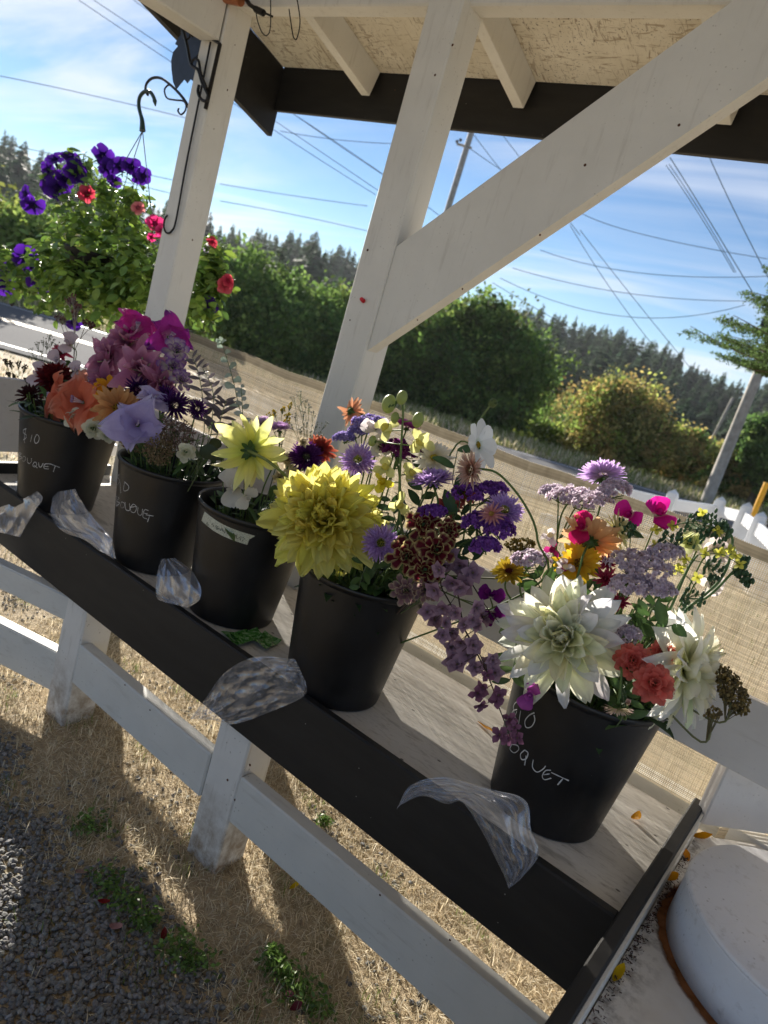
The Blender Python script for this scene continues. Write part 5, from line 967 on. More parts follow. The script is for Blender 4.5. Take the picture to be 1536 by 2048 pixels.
statice('blue lavender statice beside the peach zinnia, above the lilac asters', 4, [(740, 850, 1.2, 72, 36), (716, 866, 1.2, 40, 26), (688, 878, 1.18, 42, 22)], (.24, .18, .46), (.40, .33, .66))
statice('dark purple statice spreading above the maroon and yellow flowers', 4, [(945, 992, 1.15, 92, 46), (985, 985, 1.17, 60, 40), (960, 1050, 1.13, 70, 50), (1000, 1068, 1.12, 60, 60), (865, 1026, 1.1, 54, 26), (972, 1098, 1.1, 56, 44)], *PUR)
statice('wine purple statice behind the yellow snapdragon', 4, [(790, 900, 1.19, 54, 40), (820, 912, 1.19, 50, 36)], (.13, .015, .12), (.22, .04, .20))
SY = ((.76, .74, .30), (.62, .62, .22)); SYB = ((.78, .66, .06), (.66, .56, .05))
def snapspike(label, k, pts, col, stem_px, Y, buds=()):
    blooms = []
    for x, y, d, a, b, c in pts: blooms.append(B(k_snap(Rpx(x, y, Y, d), *(SYB if c else col)), x, y, Y, a, b))
    ctl = [atY(x, y, Y + .01) for x, y in stem_px]; X, Yb = BKT[k]; foot = np.array([X + .01, Yb, ZS + .07]); t = thing('snapdragon', label, 'snapdragon', foot, GRPN[k]); s = MB(); S = spline([foot] + ctl, 8); s.tube(S, np.linspace(.003, .002, len(S)), 6, col=(.14, .20, .07))
    for parts, P, n, _ in blooms:
        Fm = frame(n)
        for nm, (mb, mt) in parts.items(): mb.xform(Fm, P).build(nm, mt, t, smooth=True)
        j = S[np.argmin(np.linalg.norm(S - P, axis=1))]; s.tube([j, P], .0013, 4, col=(.14, .20, .07))
    for x, y, d in buds:
        P = atY(x, y, Y); R = d / 2 / pxm(P); g = MB(); j = S[np.argmin(np.linalg.norm(S - P, axis=1))]; g.ball(P, R, 10, 7, np.array([.34, .40, .14]) * rng.uniform(.8, 1.1), (.85, .85, 1.15)); s.tube([j, P], .0014, 4, col=(.14, .20, .07)); rr = MB(); rays(rr, 5, R * 1.3, R * .7, .5, ((0, CAL), (1, LEAFG)), 'leaf', .9, .3, 0, .1, 4, 2, -R); rr.xform(frame(P - j), P); g.merge(rr); g.build('bud', M_leaf, t, smooth=True)
    s.build('stem', M_stem, t, smooth=True); return t
snapspike('pale yellow snapdragon spike with green buds rising above the big yellow dahlia', 4, [(776, 862, 62, -.3, .5, 0), (832, 892, 64, .4, .4, 0), (776, 938, 56, -.4, .2, 0), (818, 948, 52, .4, .2, 0), (768, 962, 48, -.3, -.2, 1), (795, 1008, 54, .3, -.1, 0)], SY, [(800, 1150), (798, 1010), (802, 900), (806, 830), (804, 800)], 1.13, [(804, 795, 26), (778, 808, 34), (836, 840, 28), (790, 835, 20), (745, 882, 20)])
flower('sweet_pea', 'pale blush sweet pea between the statice and the yellow snapdragon', 'sweet pea', 4, [B(k_pea(Rpx(750, 853, 1.17, 50), (.66, .60, .58), (.76, .70, .72)), 752, 858, 1.17, -.1, .5)], .0014)
flower('lisianthus', 'pale cream pink bloom between the two upper lilac asters', 'lisianthus', 4, [B(k_carn(Rpx(760, 890, 1.18, 60), ((0, (.55, .58, .35)), (1, (.72, .66, .58))), 14, 'round', None, .05, .9), 762, 892, 1.18, .2, .3)], .0016, 1)
flower('aster', 'magenta aster peeking behind the snapdragon buds', 'aster', 4, [B(k_aster(Rpx(815, 850, 1.24, 56), ((0, (.45, .05, .32)), (1, (.52, .10, .42)))), 815, 852, 1.24, .3, .9, .2)], .0016, 3)
flower('daisy', 'white daisy like dahlia with a yellow centre between snapdragon and leaves', 'daisy', 4, [B(k_zinnia(Rpx(868, 915, 1.16, 86), ((0, (.60, .50, .10)), (.3, (.72, .66, .50)), (1, (.82, .80, .76))), ((.6, .45, .05), (.7, .6, .1)), ((13, 1), (11, .75)), .3, .2, 'leaf'), 868, 918, 1.16, .1, .75)], .0018, 1)
P = atY(975, 892, 1.17); flower('cosmos', 'white cosmos turned to the right above the pink strawflower', 'cosmos', 4, [(k_cosmos(Rpx(975, 892, 1.17, 104), (.84, .86, .86), (.62, .70, .58)), atY(955, 890, 1.17), unit(CAM_R * 1.0 + .75 * toward(P) + .12 * CAM_U), None)], .0016, 0)
X, Yb = BKT[4]
def budstem(k, label, ctl, Y, br):
    foot = np.array([BKT[k][0], BKT[k][1] + .01, ZS + .07]); S = spline([foot] + [atY(x, y, Y) for x, y in ctl], 8); t = thing('flower_bud', label, 'flower bud', foot, GRPN[k]); s = MB(); s.tube(S, .0018, 5, col=(.16, .22, .07)); s.build('stem', M_stem, t, smooth=True)
    g = MB(); g.ball((0, 0, 0), br, 8, 6, (.14, .19, .06)); rays(g, 7, br * 1.9, br * .8, .6, ((0, CAL), (1, LEAFG)), 'leaf', .5, .3, 0, .2, 4, 2, -br); g.xform(frame(S[-1] - S[-3]), S[-1]).build('bud', M_leaf, t, smooth=True); return t
budstem(4, 'tall green bud on a curved stem left of the white cosmos', [(900, 1140), (930, 980), (945, 900), (955, 850), (975, 818), (986, 806)], 1.19, .0085)
PK = ((0, (.45, .22, .16)), (.5, (.62, .40, .32)), (1, (.66, .50, .42)))
P = atY(942, 940, 1.13); flower('strawflower', 'dusty pink strawflower seen edge on below the white cosmos', 'strawflower', 4, [(k_aster(Rpx(942, 940, 1.13, 84), PK, ((.3, .15, .1),), .3, (34, 30, 24)), P, unit(-CAM_R * .8 + .55 * toward(P)), None)], .002, 0, ctl=[atY(1060, 1180, 1.2) * [1, 1, 1], atY(1075, 1080, 1.18), atY(1050, 1010, 1.16), atY(1000, 950, 1.14), atY(962, 938, 1.13)])
flower('strawflower', 'pink star shaped strawflower in front of the rightmost lilac aster of its bucket', 'strawflower', 4, [B(k_zinnia(Rpx(983, 1030, 1.1, 54), ((0, (.45, .12, .12)), (1, (.66, .36, .36))), ((.55, .35, .1),), ((16, 1), (12, .7)), .16, .2, 'point'), 983, 1028, 1.1, -.1, .3)], .0016, 1)
for i, (x, y, Y, d, l) in enumerate(((846, 1050, 1.09, 84, 'topmost'), (812, 1112, 1.06, 92, 'lower left'), (872, 1100, 1.07, 92, 'lower right'), (850, 1140, 1.06, 80, 'lowest'), (898, 1060, 1.10, 60, 'rightmost'))):
    flower('carnation', 'maroon carnation with ragged yellow petal edges, %s of the cluster beside the yellow dahlia' % l, 'carnation', 4, [B(k_carn(Rpx(x, y, Y, d), ((0, (.05, .004, .01)), (.7, (.12, .006, .02)), (1, (.10, .01, .02))), 20, 'spoon', (.66, .58, .26), .10, .66), x, y, Y, .1, .15)], .0016, 1)
for x, y, Y, d, l in ((810, 1180, 1.05, 74, 'left'), (852, 1178, 1.06, 66, 'right')):
    flower('carnation', 'faded mauve and cream flower hanging over the bucket rim, %s one under the maroon cluster' % l, 'carnation', 4, [B(k_carn(Rpx(x, y, Y, d), ((0, (.09, .03, .05)), (.7, (.22, .12, .15)), (1, (.26, .18, .17))), 26, 'spoon', (.48, .40, .28), .09, .5), x, y, Y, 0, -.1)], .0014, 0)
# trailing larkspur
def spray(name, label, cat, k, ctl, fl, col, tip, d, Y0, leaves=True, np_=5, shape='leaf', el=.5):
    foot = np.array([BKT[k][0] + .03, BKT[k][1], ZS + .07]); S = spline([foot] + [atY(*c) for c in ctl], 8); t = thing(name, label, cat, foot, GRPN[k]); s = MB(); s.tube(S, np.linspace(.0018, .0008, len(S)), 5, col=(.07, .05, .045))
    for x, y in fl:
        P = atY(x, y, Y0 + rng.uniform(-.02, .015)); R = d / 2 / pxm(P) * rng.uniform(.8, 1.15); b = MB(); n = toward(P, rng.normal() * .5, rng.normal() * .5 - .1); floret(b, P, n, R, col, tip, np_, el, shape); floret(b, P, n, R * .6, np.array(col) * .7, tip, np_, 1.0, 'round'); b.ball(P + unit(n) * R * .1, R * .12, 5, 4, (.2, .15, .1)); b.build('floret', M_petal, t, smooth=True)
        j = S[np.argmin(np.linalg.norm(S - P, axis=1))]; s.tube([j, (j + P) / 2 + (0, 0, -.003), P], .0007, 4, col=(.08, .06, .05))
    s.build('stem', M_stem, t, smooth=True); return t
MV = ((.24, .13, .21), (.42, .29, .38)); MV2 = ((.16, .06, .12), (.28, .13, .22))
spray('larkspur', 'dusty mauve larkspur spray trailing down between the two rightmost buckets, upper part in bloom', 'larkspur', 4, [(860, 1140, 1.12), (885, 1180, 1.08), (930, 1260, 1.06), (965, 1320, 1.06), (985, 1375, 1.06)], [(880, 1140), (905, 1165), (870, 1180), (920, 1175), (855, 1225), (885, 1215), (868, 1240), (912, 1225), (890, 1245), (905, 1265), (885, 1270), (930, 1250), (922, 1285), (902, 1295), (945, 1240), (952, 1215), (958, 1250), (900, 1320), (915, 1330), (935, 1310), (945, 1290), (968, 1330), (985, 1320), (950, 1335), (990, 1345)], *MV, 44, 1.06)
spray('larkspur', 'darker plum larkspur tip hanging in front of the rightmost bucket', 'larkspur', 4, [(880, 1150, 1.12), (930, 1260, 1.09), (975, 1350, 1.055), (1000, 1420, 1.05), (1022, 1478, 1.05)], [(955, 1385), (960, 1410), (990, 1400), (996, 1390), (1012, 1478), (1028, 1455), (1020, 1440), (1035, 1475), (1000, 1470), (975, 1350), (968, 1375)], *MV2, 38, 1.05, np_=4, shape='round')
spray('larkspur', 'second dusty mauve larkspur spray nearer the white board', 'larkspur', 4, [(880, 1120, 1.14), (930, 1150, 1.12), (970, 1210, 1.10), (1010, 1260, 1.10)], [(870, 1110), (900, 1105), (920, 1130), (945, 1145), (890, 1130), (930, 1170), (965, 1235)], *MV, 48, 1.10)
flower('sweet_pea', 'deep purple sweet pea with two blooms right of the larkspur spray', 'sweet pea', 4, [B(k_pea(Rpx(985, 1195, 1.12, 42), (.10, .005, .12), (.18, .01, .20)), 982, 1190, 1.12, .2, .3), B(k_pea(Rpx(990, 1225, 1.12, 42), (.10, .005, .12), (.20, .01, .18)), 988, 1228, 1.12, .1, -.2)], .0014, 1)
for x, y, d in ((930, 985, 52), (900, 1010, 50)): flower('zinnia', 'dull red zinnia half hidden under the purple statice, %s one' % ('right' if x > 910 else 'left'), 'zinnia', 4, [B(k_zinnia(Rpx(x, y, 1.17, d), ((0, (.25, .03, .02)), (1, (.42, .10, .09)))), x, y, 1.17, .1, .3)], .0016, 1)
# --- taped bucket
PD = ((0, (.03, .004, .05)), (.6, (.07, .01, .11)), (1, (.12, .03, .18)))
flower('aster', 'dark purple aster behind the small yellow dahlia', 'aster', 3, [B(k_aster(Rpx(612, 912, 1.2, 72), PD, ((.06, .02, .06),), .3), 612, 914, 1.2, .1, .4)], .002, 2)
flower('strawflower', 'burgundy strawflower with orange tips touching the middle white post', 'strawflower', 3, [B(k_zinnia(Rpx(642, 905, 1.24, 62), ((0, (.14, .01, .02)), (.7, (.30, .03, .02)), (1, (.50, .20, .12))), ((.1, .01, .02),)), 640, 900, 1.24, .2, .5)], .0018, 1)
for i, (x, y, d) in enumerate(((590, 950, 52), (575, 920, 40), (606, 885, 30), (560, 955, 40))): flower('strawflower', 'cream strawflower in the taped bucket, %s' % ('right under the dark purple aster', 'between the yellow dahlia and the dark aster', 'small one above the dark aster', 'low beside the yellow dahlia stem')[i], 'strawflower', 3, [B(k_carn(Rpx(x, y, 1.19, d), ((0, (.40, .34, .18)), (1, (.55, .46, .33))), 22, 'leaf', None, .04, .4), x, y, 1.19, .1, .4)], .0016, 1)
P = atY(560, 855, 1.26); flower('aster', 'pink lilac aster seen from the side between the yellow dahlia and the goldenrod', 'aster', 3, [(k_aster(Rpx(558, 856, 1.24, 52), ((0, (.42, .22, .48)), (1, (.60, .38, .66)))), atY(558, 856, 1.24), unit(CAM_U + .3 * toward(P)), None)], .0018, 2)
flower('aster', 'faded lilac aster just right of the small yellow dahlia', 'aster', 3, [B(k_aster(Rpx(530, 845, 1.26, 40), ((0, (.42, .28, .46)), (1, (.58, .42, .62)))), 528, 848, 1.26, -.2, .7)], .0016, 1)
def sprig(name, label, cat, k, tips, Y, r, cols, stem=(.10, .13, .06), per=6, sp=10, br=.0022, thick=.0008):
    X, Yb = BKT[k]; foot = np.array([X, Yb + .02, ZS + .08]); t = thing(name, label, cat, foot, GRPN[k]); s = MB(); g = MB(); c = atY(np.mean([q[0] for q in tips]), np.max([q[1] for q in tips]) + 50, Y); s.tube(spline([foot, (foot + c) / 2, c], 6), thick * 1.8, 5, col=stem)
    for x, y in tips:
        e = atY(x, y, Y + rng.uniform(-.02, .02)); m = (c + e) / 2 + rdir(1)[0] * .006; s.tube(spline([c, m, e], 5), thick, 4, col=stem); 
        for q in range(per):
            f = e + rdir(1)[0] * sp / pxm(e) * rng.uniform(.3, 1); s.tube([m * .3 + e * .7, f], thick * .5, 3, col=stem); g.ball(f, br * rng.uniform(.7, 1.3), 5, 4, np.array(cols[rng.integers(len(cols))]) * rng.uniform(.7, 1.3))
    s.build('stems', M_stem, t, smooth=True); kind(g.build('flower_beads', M_petal, t, smooth=True), 'stuff'); return t
sprig('goldenrod', 'small yellow goldenrod sprig against the shade cloth behind the taped bucket', 'goldenrod', 3, [(548, 825), (565, 818), (575, 830), (540, 832), (580, 812), (572, 842)], 1.3, 1, ((.50, .40, .03), (.60, .48, .06)), per=16, sp=8, br=.0022)
tp = [(588, 795), (600, 788), (610, 800), (598, 810), (618, 812), (606, 825), (626, 830), (612, 845), (632, 850), (590, 830), (640, 868), (600, 860), (625, 870), (650, 850), (582, 850)]
sprig('babys_breath', "airy white baby's breath sprig in front of the middle white post", 'filler flower', 3, tp, 1.30, 1, ((.42, .42, .38), (.30, .32, .27)), per=8, sp=9, br=.0017, thick=.0005)
flower('sweet_pea', 'white sweet pea drooping inside the rim of the taped bucket', 'sweet pea', 3, [B(k_pea(Rpx(478, 985, 1.14, 62), (.66, .62, .55), (.78, .76, .72)), 470, 975, 1.14, -.3, .1), B(k_pea(Rpx(490, 995, 1.13, 40), (.66, .62, .55), (.78, .76, .72)), 492, 992, 1.13, .3, -.4)], .0014)
def leafy(name, label, k, ctl, lv, col, L, W, cat='foliage', stemc=(.12, .16, .08), r=.0014, shape='leaf', curl=-.3, foot=None):
    X, Yb = BKT[k]; foot = np.array([X, Yb, ZS + .08]) if foot is None else foot; S = spline([foot] + [atY(*c) for c in ctl], 8); t = thing(name, label, cat, foot, GRPN[k]); s = MB(); s.tube(S, np.linspace(r, r * .6, len(S)), 5, col=stemc); s.build('stem', M_stem, t, smooth=True); n0 = int(len(S) * .38)
    for i in range(lv):
        j = int(n0 + (len(S) - n0 - 1) * i / max(1, lv - 1)); T = unit(S[min(j + 1, len(S) - 1)] - S[j - 1]); sd = unit(np.cross(T, toward(S[j]))) * (1 if i % 2 else -1); d = unit(sd + T * .55 + rdir(1)[0] * .35); lb = MB(); f = 1 - .45 * i / max(1, lv); leafmesh(lb, S[j], d, L * f * rng.uniform(.8, 1.2), W * f, col, toward(S[j], rng.normal() * .4, .3 + rng.normal() * .4), curl, .25, shape); lb.build('leaf', M_leaf, t, smooth=True)
    return t
leafy('silver_leaf_stem', 'tall stem of small round silver green leaves behind the small yellow dahlia', 3, [(500, 930, 1.25), (475, 800, 1.28), (462, 745, 1.29), (445, 690, 1.3), (440, 680, 1.3)], 13, (.24, .30, .24), .024, .022, shape='round')
leafy('silver_leaf_stem', 'shorter stem of grey silver leaves just left of the small yellow dahlia', 3, [(490, 930, 1.24), (486, 850, 1.26), (484, 800, 1.26), (482, 775, 1.26)], 12, (.28, .31, .28), .022, .016)
leafy('dark_foliage', 'single large round dark leaf left of the small yellow dahlia', 3, [(450, 930, 1.16), (425, 915, 1.15), (415, 905, 1.15)], 2, (.035, .05, .02), .05, .042, shape='round')
leafy('dark_foliage', 'round bronze leaf above the taped bucket', 3, [(470, 950, 1.2), (452, 890, 1.2), (445, 875, 1.2)], 2, (.05, .04, .02), .034, .032, shape='round')
# --- second bucket
PKL = ((0, (.42, .40, .20)), (.22, (.40, .13, .24)), (.7, (.48, .19, .32)), (1, (.60, .33, .44)))
for x, y, d, a, b, Y, l in ((285, 745, 150, -.1, .3, 1.2, 'largest double pink lily in the middle of the second bouquet'), (225, 725, 130, -.7, .5, 1.22, 'double pink lily lit from behind at the left of the second bouquet'), (258, 690, 110, -.2, .9, 1.24, 'uppermost pink lily with long pointed petals in front of the left post'), (318, 768, 100, .6, .1, 1.2, 'pink lily at the lower right beside the dark purple asters'), (215, 765, 96, -.5, -.1, 1.19, 'pink lily just above the coral gladiolus')):
    flower('lily', l, 'lily', 2, [B(k_lily(Rpx(x, y, Y, d), PKL, 4), x, y, Y, a, b)], .003, 1, leafL=.07, leafW=.22)
flower('gladiolus', 'hot magenta gladiolus bloom at the top of the second bouquet against the left post', 'gladiolus', 2, [B(k_glad(Rpx(268, 665, 1.26, 84), (.50, .03, .28), (.58, .08, .36), (.7, .55, .6), shp='leaf', ruf=.14), 272, 664, 1.26, .2, .9)], .003)
flower('gladiolus', 'magenta and purple gladiolus bloom folding to the right of the left post', 'gladiolus', 2, [B(k_glad(Rpx(338, 675, 1.26, 84), (.42, .03, .30), (.30, .04, .36), (.7, .5, .6), shp='leaf', ruf=.14), 336, 676, 1.26, .5, .4)], .003)
VW = ((0, (.70, .66, .58)), (.5, (.66, .60, .50)), (1, (.20, .05, .34)))
for x, y, d, l in ((352, 700, 66, 'upper'), (345, 735, 70, 'middle'), (362, 760, 52, 'lowest')): flower('carnation', 'white and purple striped ruffled flower right of the pink lilies, %s of three' % l, 'carnation', 2, [B(k_carn(Rpx(x, y, 1.22, d), VW, 22, 'spoon', (.18, .05, .32), .12, .6), x, y, 1.22, .3, .3)], .0018)
CG = ((.66, .18, .10), (.74, .34, .24), (.50, .08, .05))
flower('gladiolus', 'coral orange gladiolus with ruffled petals leaning left over the rim of the second bouquet', 'gladiolus', 2, [B(k_glad(Rpx(168, 802, 1.13, 122), *CG, ruf=.13), 170, 806, 1.13, -.6, .2), B(k_glad(Rpx(128, 792, 1.15, 104), *CG, ruf=.13), 132, 796, 1.14, -1.6, .3, .3), B(k_glad(Rpx(175, 770, 1.18, 66), (.70, .34, .26), (.72, .44, .36), (.6, .3, .2)), 178, 772, 1.17, -.1, .9)], .003)
ORG = ((0, (.55, .16, .01)), (.5, (.78, .36, .02)), (1, (.80, .42, .03)))
flower('rudbeckia', 'bright orange flower with a dark centre above the ochre zinnia', 'rudbeckia', 2, [B(k_zinnia(Rpx(222, 778, 1.15, 74), ORG, ((.08, .03, .01),), ((11, 1), (8, .8)), .36, .22, 'round'), 222, 778, 1.15, -.1, .8)], .002)
OCZ = ((0, (.40, .12, .03)), (.5, (.58, .28, .10)), (1, (.62, .36, .16)))
flower('zinnia', 'ochre orange zinnia with a dark ringed yellow centre in the second bouquet', 'zinnia', 2, [B(k_zinnia(Rpx(235, 815, 1.10, 96), OCZ, ((.45, .30, .03), (.10, .03, .01)), ((20, 1), (18, .82)), .22, .24), 236, 818, 1.10, -.1, .15)], .002)
flower('gladiolus', 'pale lavender gladiolus bloom facing out lowest in the second bouquet', 'gladiolus', 2, [B(k_glad(Rpx(276, 848, 1.08, 112), (.44, .38, .66), (.60, .55, .80), (.30, .18, .46), ruf=.10), 276, 850, 1.08, .0, .1)], .003)
flower('gladiolus', 'pale lavender gladiolus petals standing above the facing lavender bloom', 'gladiolus', 2, [B(k_glad(Rpx(305, 800, 1.12, 70), (.48, .42, .68), (.62, .57, .80), (.36, .24, .5)), 305, 802, 1.12, .6, .9)], .002)
for x, y, d, Y, l in ((350, 810, 66, 1.16, 'biggest, right of the lavender gladiolus'), (395, 818, 44, 1.17, 'small one farthest right'), (275, 778, 56, 1.16, 'between the orange flower and the pink lilies'), (332, 790, 44, 1.17, 'above the biggest')): flower('aster', 'very dark purple aster in the second bouquet, %s' % l, 'aster', 2, [B(k_aster(Rpx(x, y, Y, d), ((0, (.02, .004, .03)), (.6, (.05, .01, .09)), (1, (.09, .02, .16))), ((.05, .01, .07),), .25, (34, 30, 26), False), x, y, Y, .1, .2)], .002, 1, LEAFD)
AM = ((.32, .22, .20), (.36, .26, .22), (.26, .19, .15)); AM2 = ((.38, .30, .18), (.32, .25, .14), (.28, .2, .13))
yarrow(2, 'pinkish beige amaranth head under the dark purple asters of the second bouquet', 350, 865, 1.14, 84, 62, -.3, AM, 620, .0021)
yarrow(2, 'sandy beige amaranth head hanging over the rim below the lavender gladiolus', 318, 900, 1.10, 62, 62, -.5, AM2, 520, .0021)
yarrow(2, 'small sandy amaranth tuft left of the hanging beige head', 262, 888, 1.10, 60, 26, -.5, AM2, 180, .0021)
for x, y, d, l in ((150, 838, 52, 'greenish white frilled bloom hanging over the rim of the leftmost bucket'), (186, 858, 50, 'cream white bloom under the ochre zinnia'), (215, 868, 46, 'blush white bloom left of the lavender gladiolus'), (372, 905, 46, 'blush white bloom inside the right rim of the second bucket')): flower('lisianthus', l, 'lisianthus', 2, [B(k_carn(Rpx(x, y, 1.10, d), ((0, (.50, .55, .30)), (1, (.72, .70, .58))), 16, 'round', None, .09, .8), x, y, 1.10, -.1, .1)], .0016, 0)
for q, (c, l) in enumerate((([(400, 900, 1.2), (405, 800, 1.22), (395, 740, 1.23), (385, 715, 1.23)], 'tall stem of narrow dusky plum leaves right of the striped flowers'), ([(410, 900, 1.2), (425, 830, 1.22), (425, 780, 1.22), (405, 735, 1.22)], 'stem of dusky leaves drooping before the shade cloth'), ([(420, 900, 1.2), (438, 850, 1.22), (448, 815, 1.22), (452, 800, 1.22)], 'short dark leafy stem right of the second bouquet'))):
    leafy('dusky_foliage', l, 2, c, 14, (.10, .085, .095), .042, .013)
sprig('bare_sprig', 'thin branching sprig with green buds between the second bucket and the taped bucket', 'sprig', 2, [(380, 900), (395, 880), (410, 870), (365, 880), (420, 850)], 1.15, 1, ((.30, .40, .18), (.45, .48, .35)), per=4, sp=8, br=.0022)
# --- leftmost bucket
BU = ((0, (.03, .002, .004)), (.6, (.07, .004, .008)), (1, (.13, .008, .01)))
flower('dahlia', 'dark burgundy dahlia above the leftmost bucket', 'dahlia', 1, [B(k_carn(Rpx(112, 762, 1.2, 96), BU, 60, 'leaf', None, .03, .28), 112, 762, 1.2, -.1, .5)], .0025, 2)
flower('zinnia', 'deep red flower with upright petals on top of the dark burgundy dahlia', 'zinnia', 1, [B(k_zinnia(Rpx(110, 738, 1.21, 60), ((0, (.10, .01, .01)), (1, (.28, .02, .01)))), 110, 738, 1.21, -.1, 1.2, .3)], .002, 1)
flower('strawflower', 'crimson strawflower behind the dark burgundy dahlia', 'strawflower', 1, [B(k_carn(Rpx(122, 704, 1.24, 50), CRIM, 40, 'leaf', None, .03, .3), 122, 706, 1.24, -.3, .7)], .002, 2)
for x, y, d, l in ((80, 750, 44, 'pale pink sweet pea at the left of the leftmost bouquet'), (116, 722, 34, 'pale pink sweet pea above the deep red flower'), (140, 690, 40, 'washed lilac sweet pea behind the oregano stem'), (155, 742, 30, 'white sweet pea between the leftmost and second bouquets')): flower('sweet_pea', l, 'sweet pea', 1, [B(k_pea(Rpx(x, y, 1.22, d), (.52, .40, .44), (.68, .58, .64)), x, y, 1.22, -.4, .4)], .0014, 1)
flower('scabiosa', 'nearly black scabiosa head resting on the rim of the leftmost bucket', 'scabiosa', 1, [B(k_carn(Rpx(58, 790, 1.13, 60), ((0, (.02, .004, .006)), (1, (.05, .012, .015))), 70, 'spoon', None, .08, .18), 60, 792, 1.13, -.2, .4)], .002, 1)
sprig('oregano', 'upright oregano stem with pinkish brown flower clusters at the left edge', 'oregano', 1, [(145, 594), (150, 606), (138, 600), (150, 626), (118, 636), (126, 640), (172, 645), (184, 652), (156, 612)], 1.25, 1, ((.22, .09, .10), (.30, .16, .15), (.14, .05, .06)), per=26, sp=9, br=.0026, thick=.0011, stem=(.30, .26, .22))
sprig('dill', 'dill sprig with tiny dark seed heads lit against the road', 'dill', 1, [(62, 700), (75, 690), (88, 682), (70, 712), (95, 690), (105, 682), (82, 705), (60, 715), (115, 690), (100, 670)], 1.28, 1, ((.10, .12, .05), (.08, .09, .05)), per=12, sp=8, br=.0016, thick=.0006)
sprig('dried_sprig', 'brown dried flower sprig leaning out left of the leftmost bucket', 'sprig', 1, [(12, 722), (22, 728), (38, 728), (50, 735), (16, 748), (28, 752), (36, 768), (55, 760)], 1.22, 1, ((.08, .05, .03), (.12, .08, .05)), per=18, sp=7, br=.0026, thick=.0008)
# --- leafy filling of every bucket
def filler(k, n, label, hgt=.05, pal=(LEAFG, LEAFD, (.07, .12, .04), (.045, .08, .035)), rr=.95, front=0):
    X, Y = BKT[k]; t = thing('bouquet_greenery', label, 'greenery', (X, Y, ZS + .08), GRPN[k]); s = MB()
    for i in range(n):
        a = rng.uniform(0, 6.283); r = RT * rr * math.sqrt(rng.uniform(0, 1)); top = np.array([X + math.cos(a) * r, Y + math.sin(a) * r, ZS + HB + rng.uniform(-.02, hgt)]); f = np.array([X + math.cos(a) * r * .4, Y + math.sin(a) * r * .4, ZS + .09]); s.tube([f, top], .0016, 4, col=STEMG, cap=False)
        if i < 120:
            for q in range(2):
                lb = MB(); leafmesh(lb, f + (top - f) * rng.uniform(.6, 1), rdir(1)[0] * (1, 1, .5) + (0, 0, .35), rng.uniform(.03, .065), rng.uniform(.012, .024), pal[rng.integers(len(pal))]); lb.build('leaf', M_leaf, t, smooth=True)
    kind(s.build('stems', M_stem, t), 'stuff')
filler(5, 110, 'green leaves and stems crowded under the white dahlias in the rightmost bucket', .15)
filler(4, 110, 'green leaves and stems under the yellow dahlia and maroon flowers', .15)
filler(3, 42, 'dark leaves and stems inside the taped bucket', .03)
filler(2, 60, 'leaves and stems under the lilies and gladiolus of the second bucket', .10)
filler(1, 50, 'leaves and stems inside the leftmost bucket', .05)
leafy('leaf_stem', 'pair of pointed dark green leaves standing beside the dusty pink strawflower', 4, [(900, 1050, 1.16), (905, 960, 1.15), (915, 900, 1.15)], 4, (.05, .10, .04), .055, .024)
leafy('leaf_stem', 'green leaf cluster hanging over the rim right of the big yellow dahlia', 4, [(740, 1120, 1.10), (725, 1150, 1.065), (718, 1175, 1.06)], 6, (.06, .11, .03), .035, .018)
leafy('leaf_stem', 'light green leaves along the left side of the rightmost bucket', 5, [(1045, 1250, 1.14), (1030, 1320, 1.11), (1020, 1360, 1.10)], 8, (.09, .14, .05), .045, .02)
leafy('leaf_stem', 'serrated green leaf between the low statice and the second white dahlia', 5, [(1300, 1290, 1.2), (1320, 1260, 1.19), (1345, 1250, 1.18)], 4, (.06, .11, .035), .05, .026)
# --- petunia basket
pc_ = atY(190, 520, 1.74); pk = thing('petunia_plant', 'bushy hanging petunia plant with deep purple and pink blooms behind the left post', 'petunia', pc_)
bs = thing('hanging_basket', 'round basket almost hidden under the petunias behind the left post', 'basket', pc_ - (0, 0, .25))
b = MB(); b.lathe([(.06, -.10), (.08, -.09), (.12, .02), (.125, .03), (.115, .03), (.07, -.07)], pc_, 32); b.build('bowl', M_iron, bs, smooth=True)
PG = [(.15, .24, .04), (.11, .19, .035), (.20, .29, .05), (.08, .15, .03)]
nodes = []
for (x, y, r, n, Y) in ((205, 500, 95, 46, 1.74), (130, 520, 80, 34, 1.72), (280, 520, 80, 34, 1.72), (300, 570, 70, 26, 1.70), (235, 590, 75, 50, 1.70), (170, 570, 80, 50, 1.68), (110, 530, 60, 30, 1.69), (120, 580, 70, 26, 1.72), (160, 430, 60, 22, 1.76), (245, 440, 60, 18, 1.76), (420, 560, 52, 34, 1.82), (405, 610, 48, 26, 1.80), (425, 510, 36, 10, 1.84), (50, 560, 55, 20, 1.72), (20, 520, 36, 10, 1.72), (110, 360, 34, 8, 1.76), (160, 340, 40, 10, 1.76), (210, 390, 40, 10, 1.76), (265, 400, 40, 10, 1.76)):
    c = atY(x, y, Y); R = r / pxm(c); nodes.append((c, R, n))
sm_ = MB(); cnt = 0; LF = []
for c, R, n in nodes:
    for i in range(n * 8):
        p = c + rdir(1)[0] * R * rng.uniform(.25, 1.0) * np.array([1, 1, .95]); LF.append((p, c))
    for i in range(max(3, n // 4)):
        p = c + rdir(1)[0] * R * .9; sm_.tube(spline([pc_ * .5 + c * .5 - (0, 0, .03), (c + p) / 2 + (0, 0, .01), p], 4), .0022, 4, col=(.12, .18, .05), cap=False)
lms = []
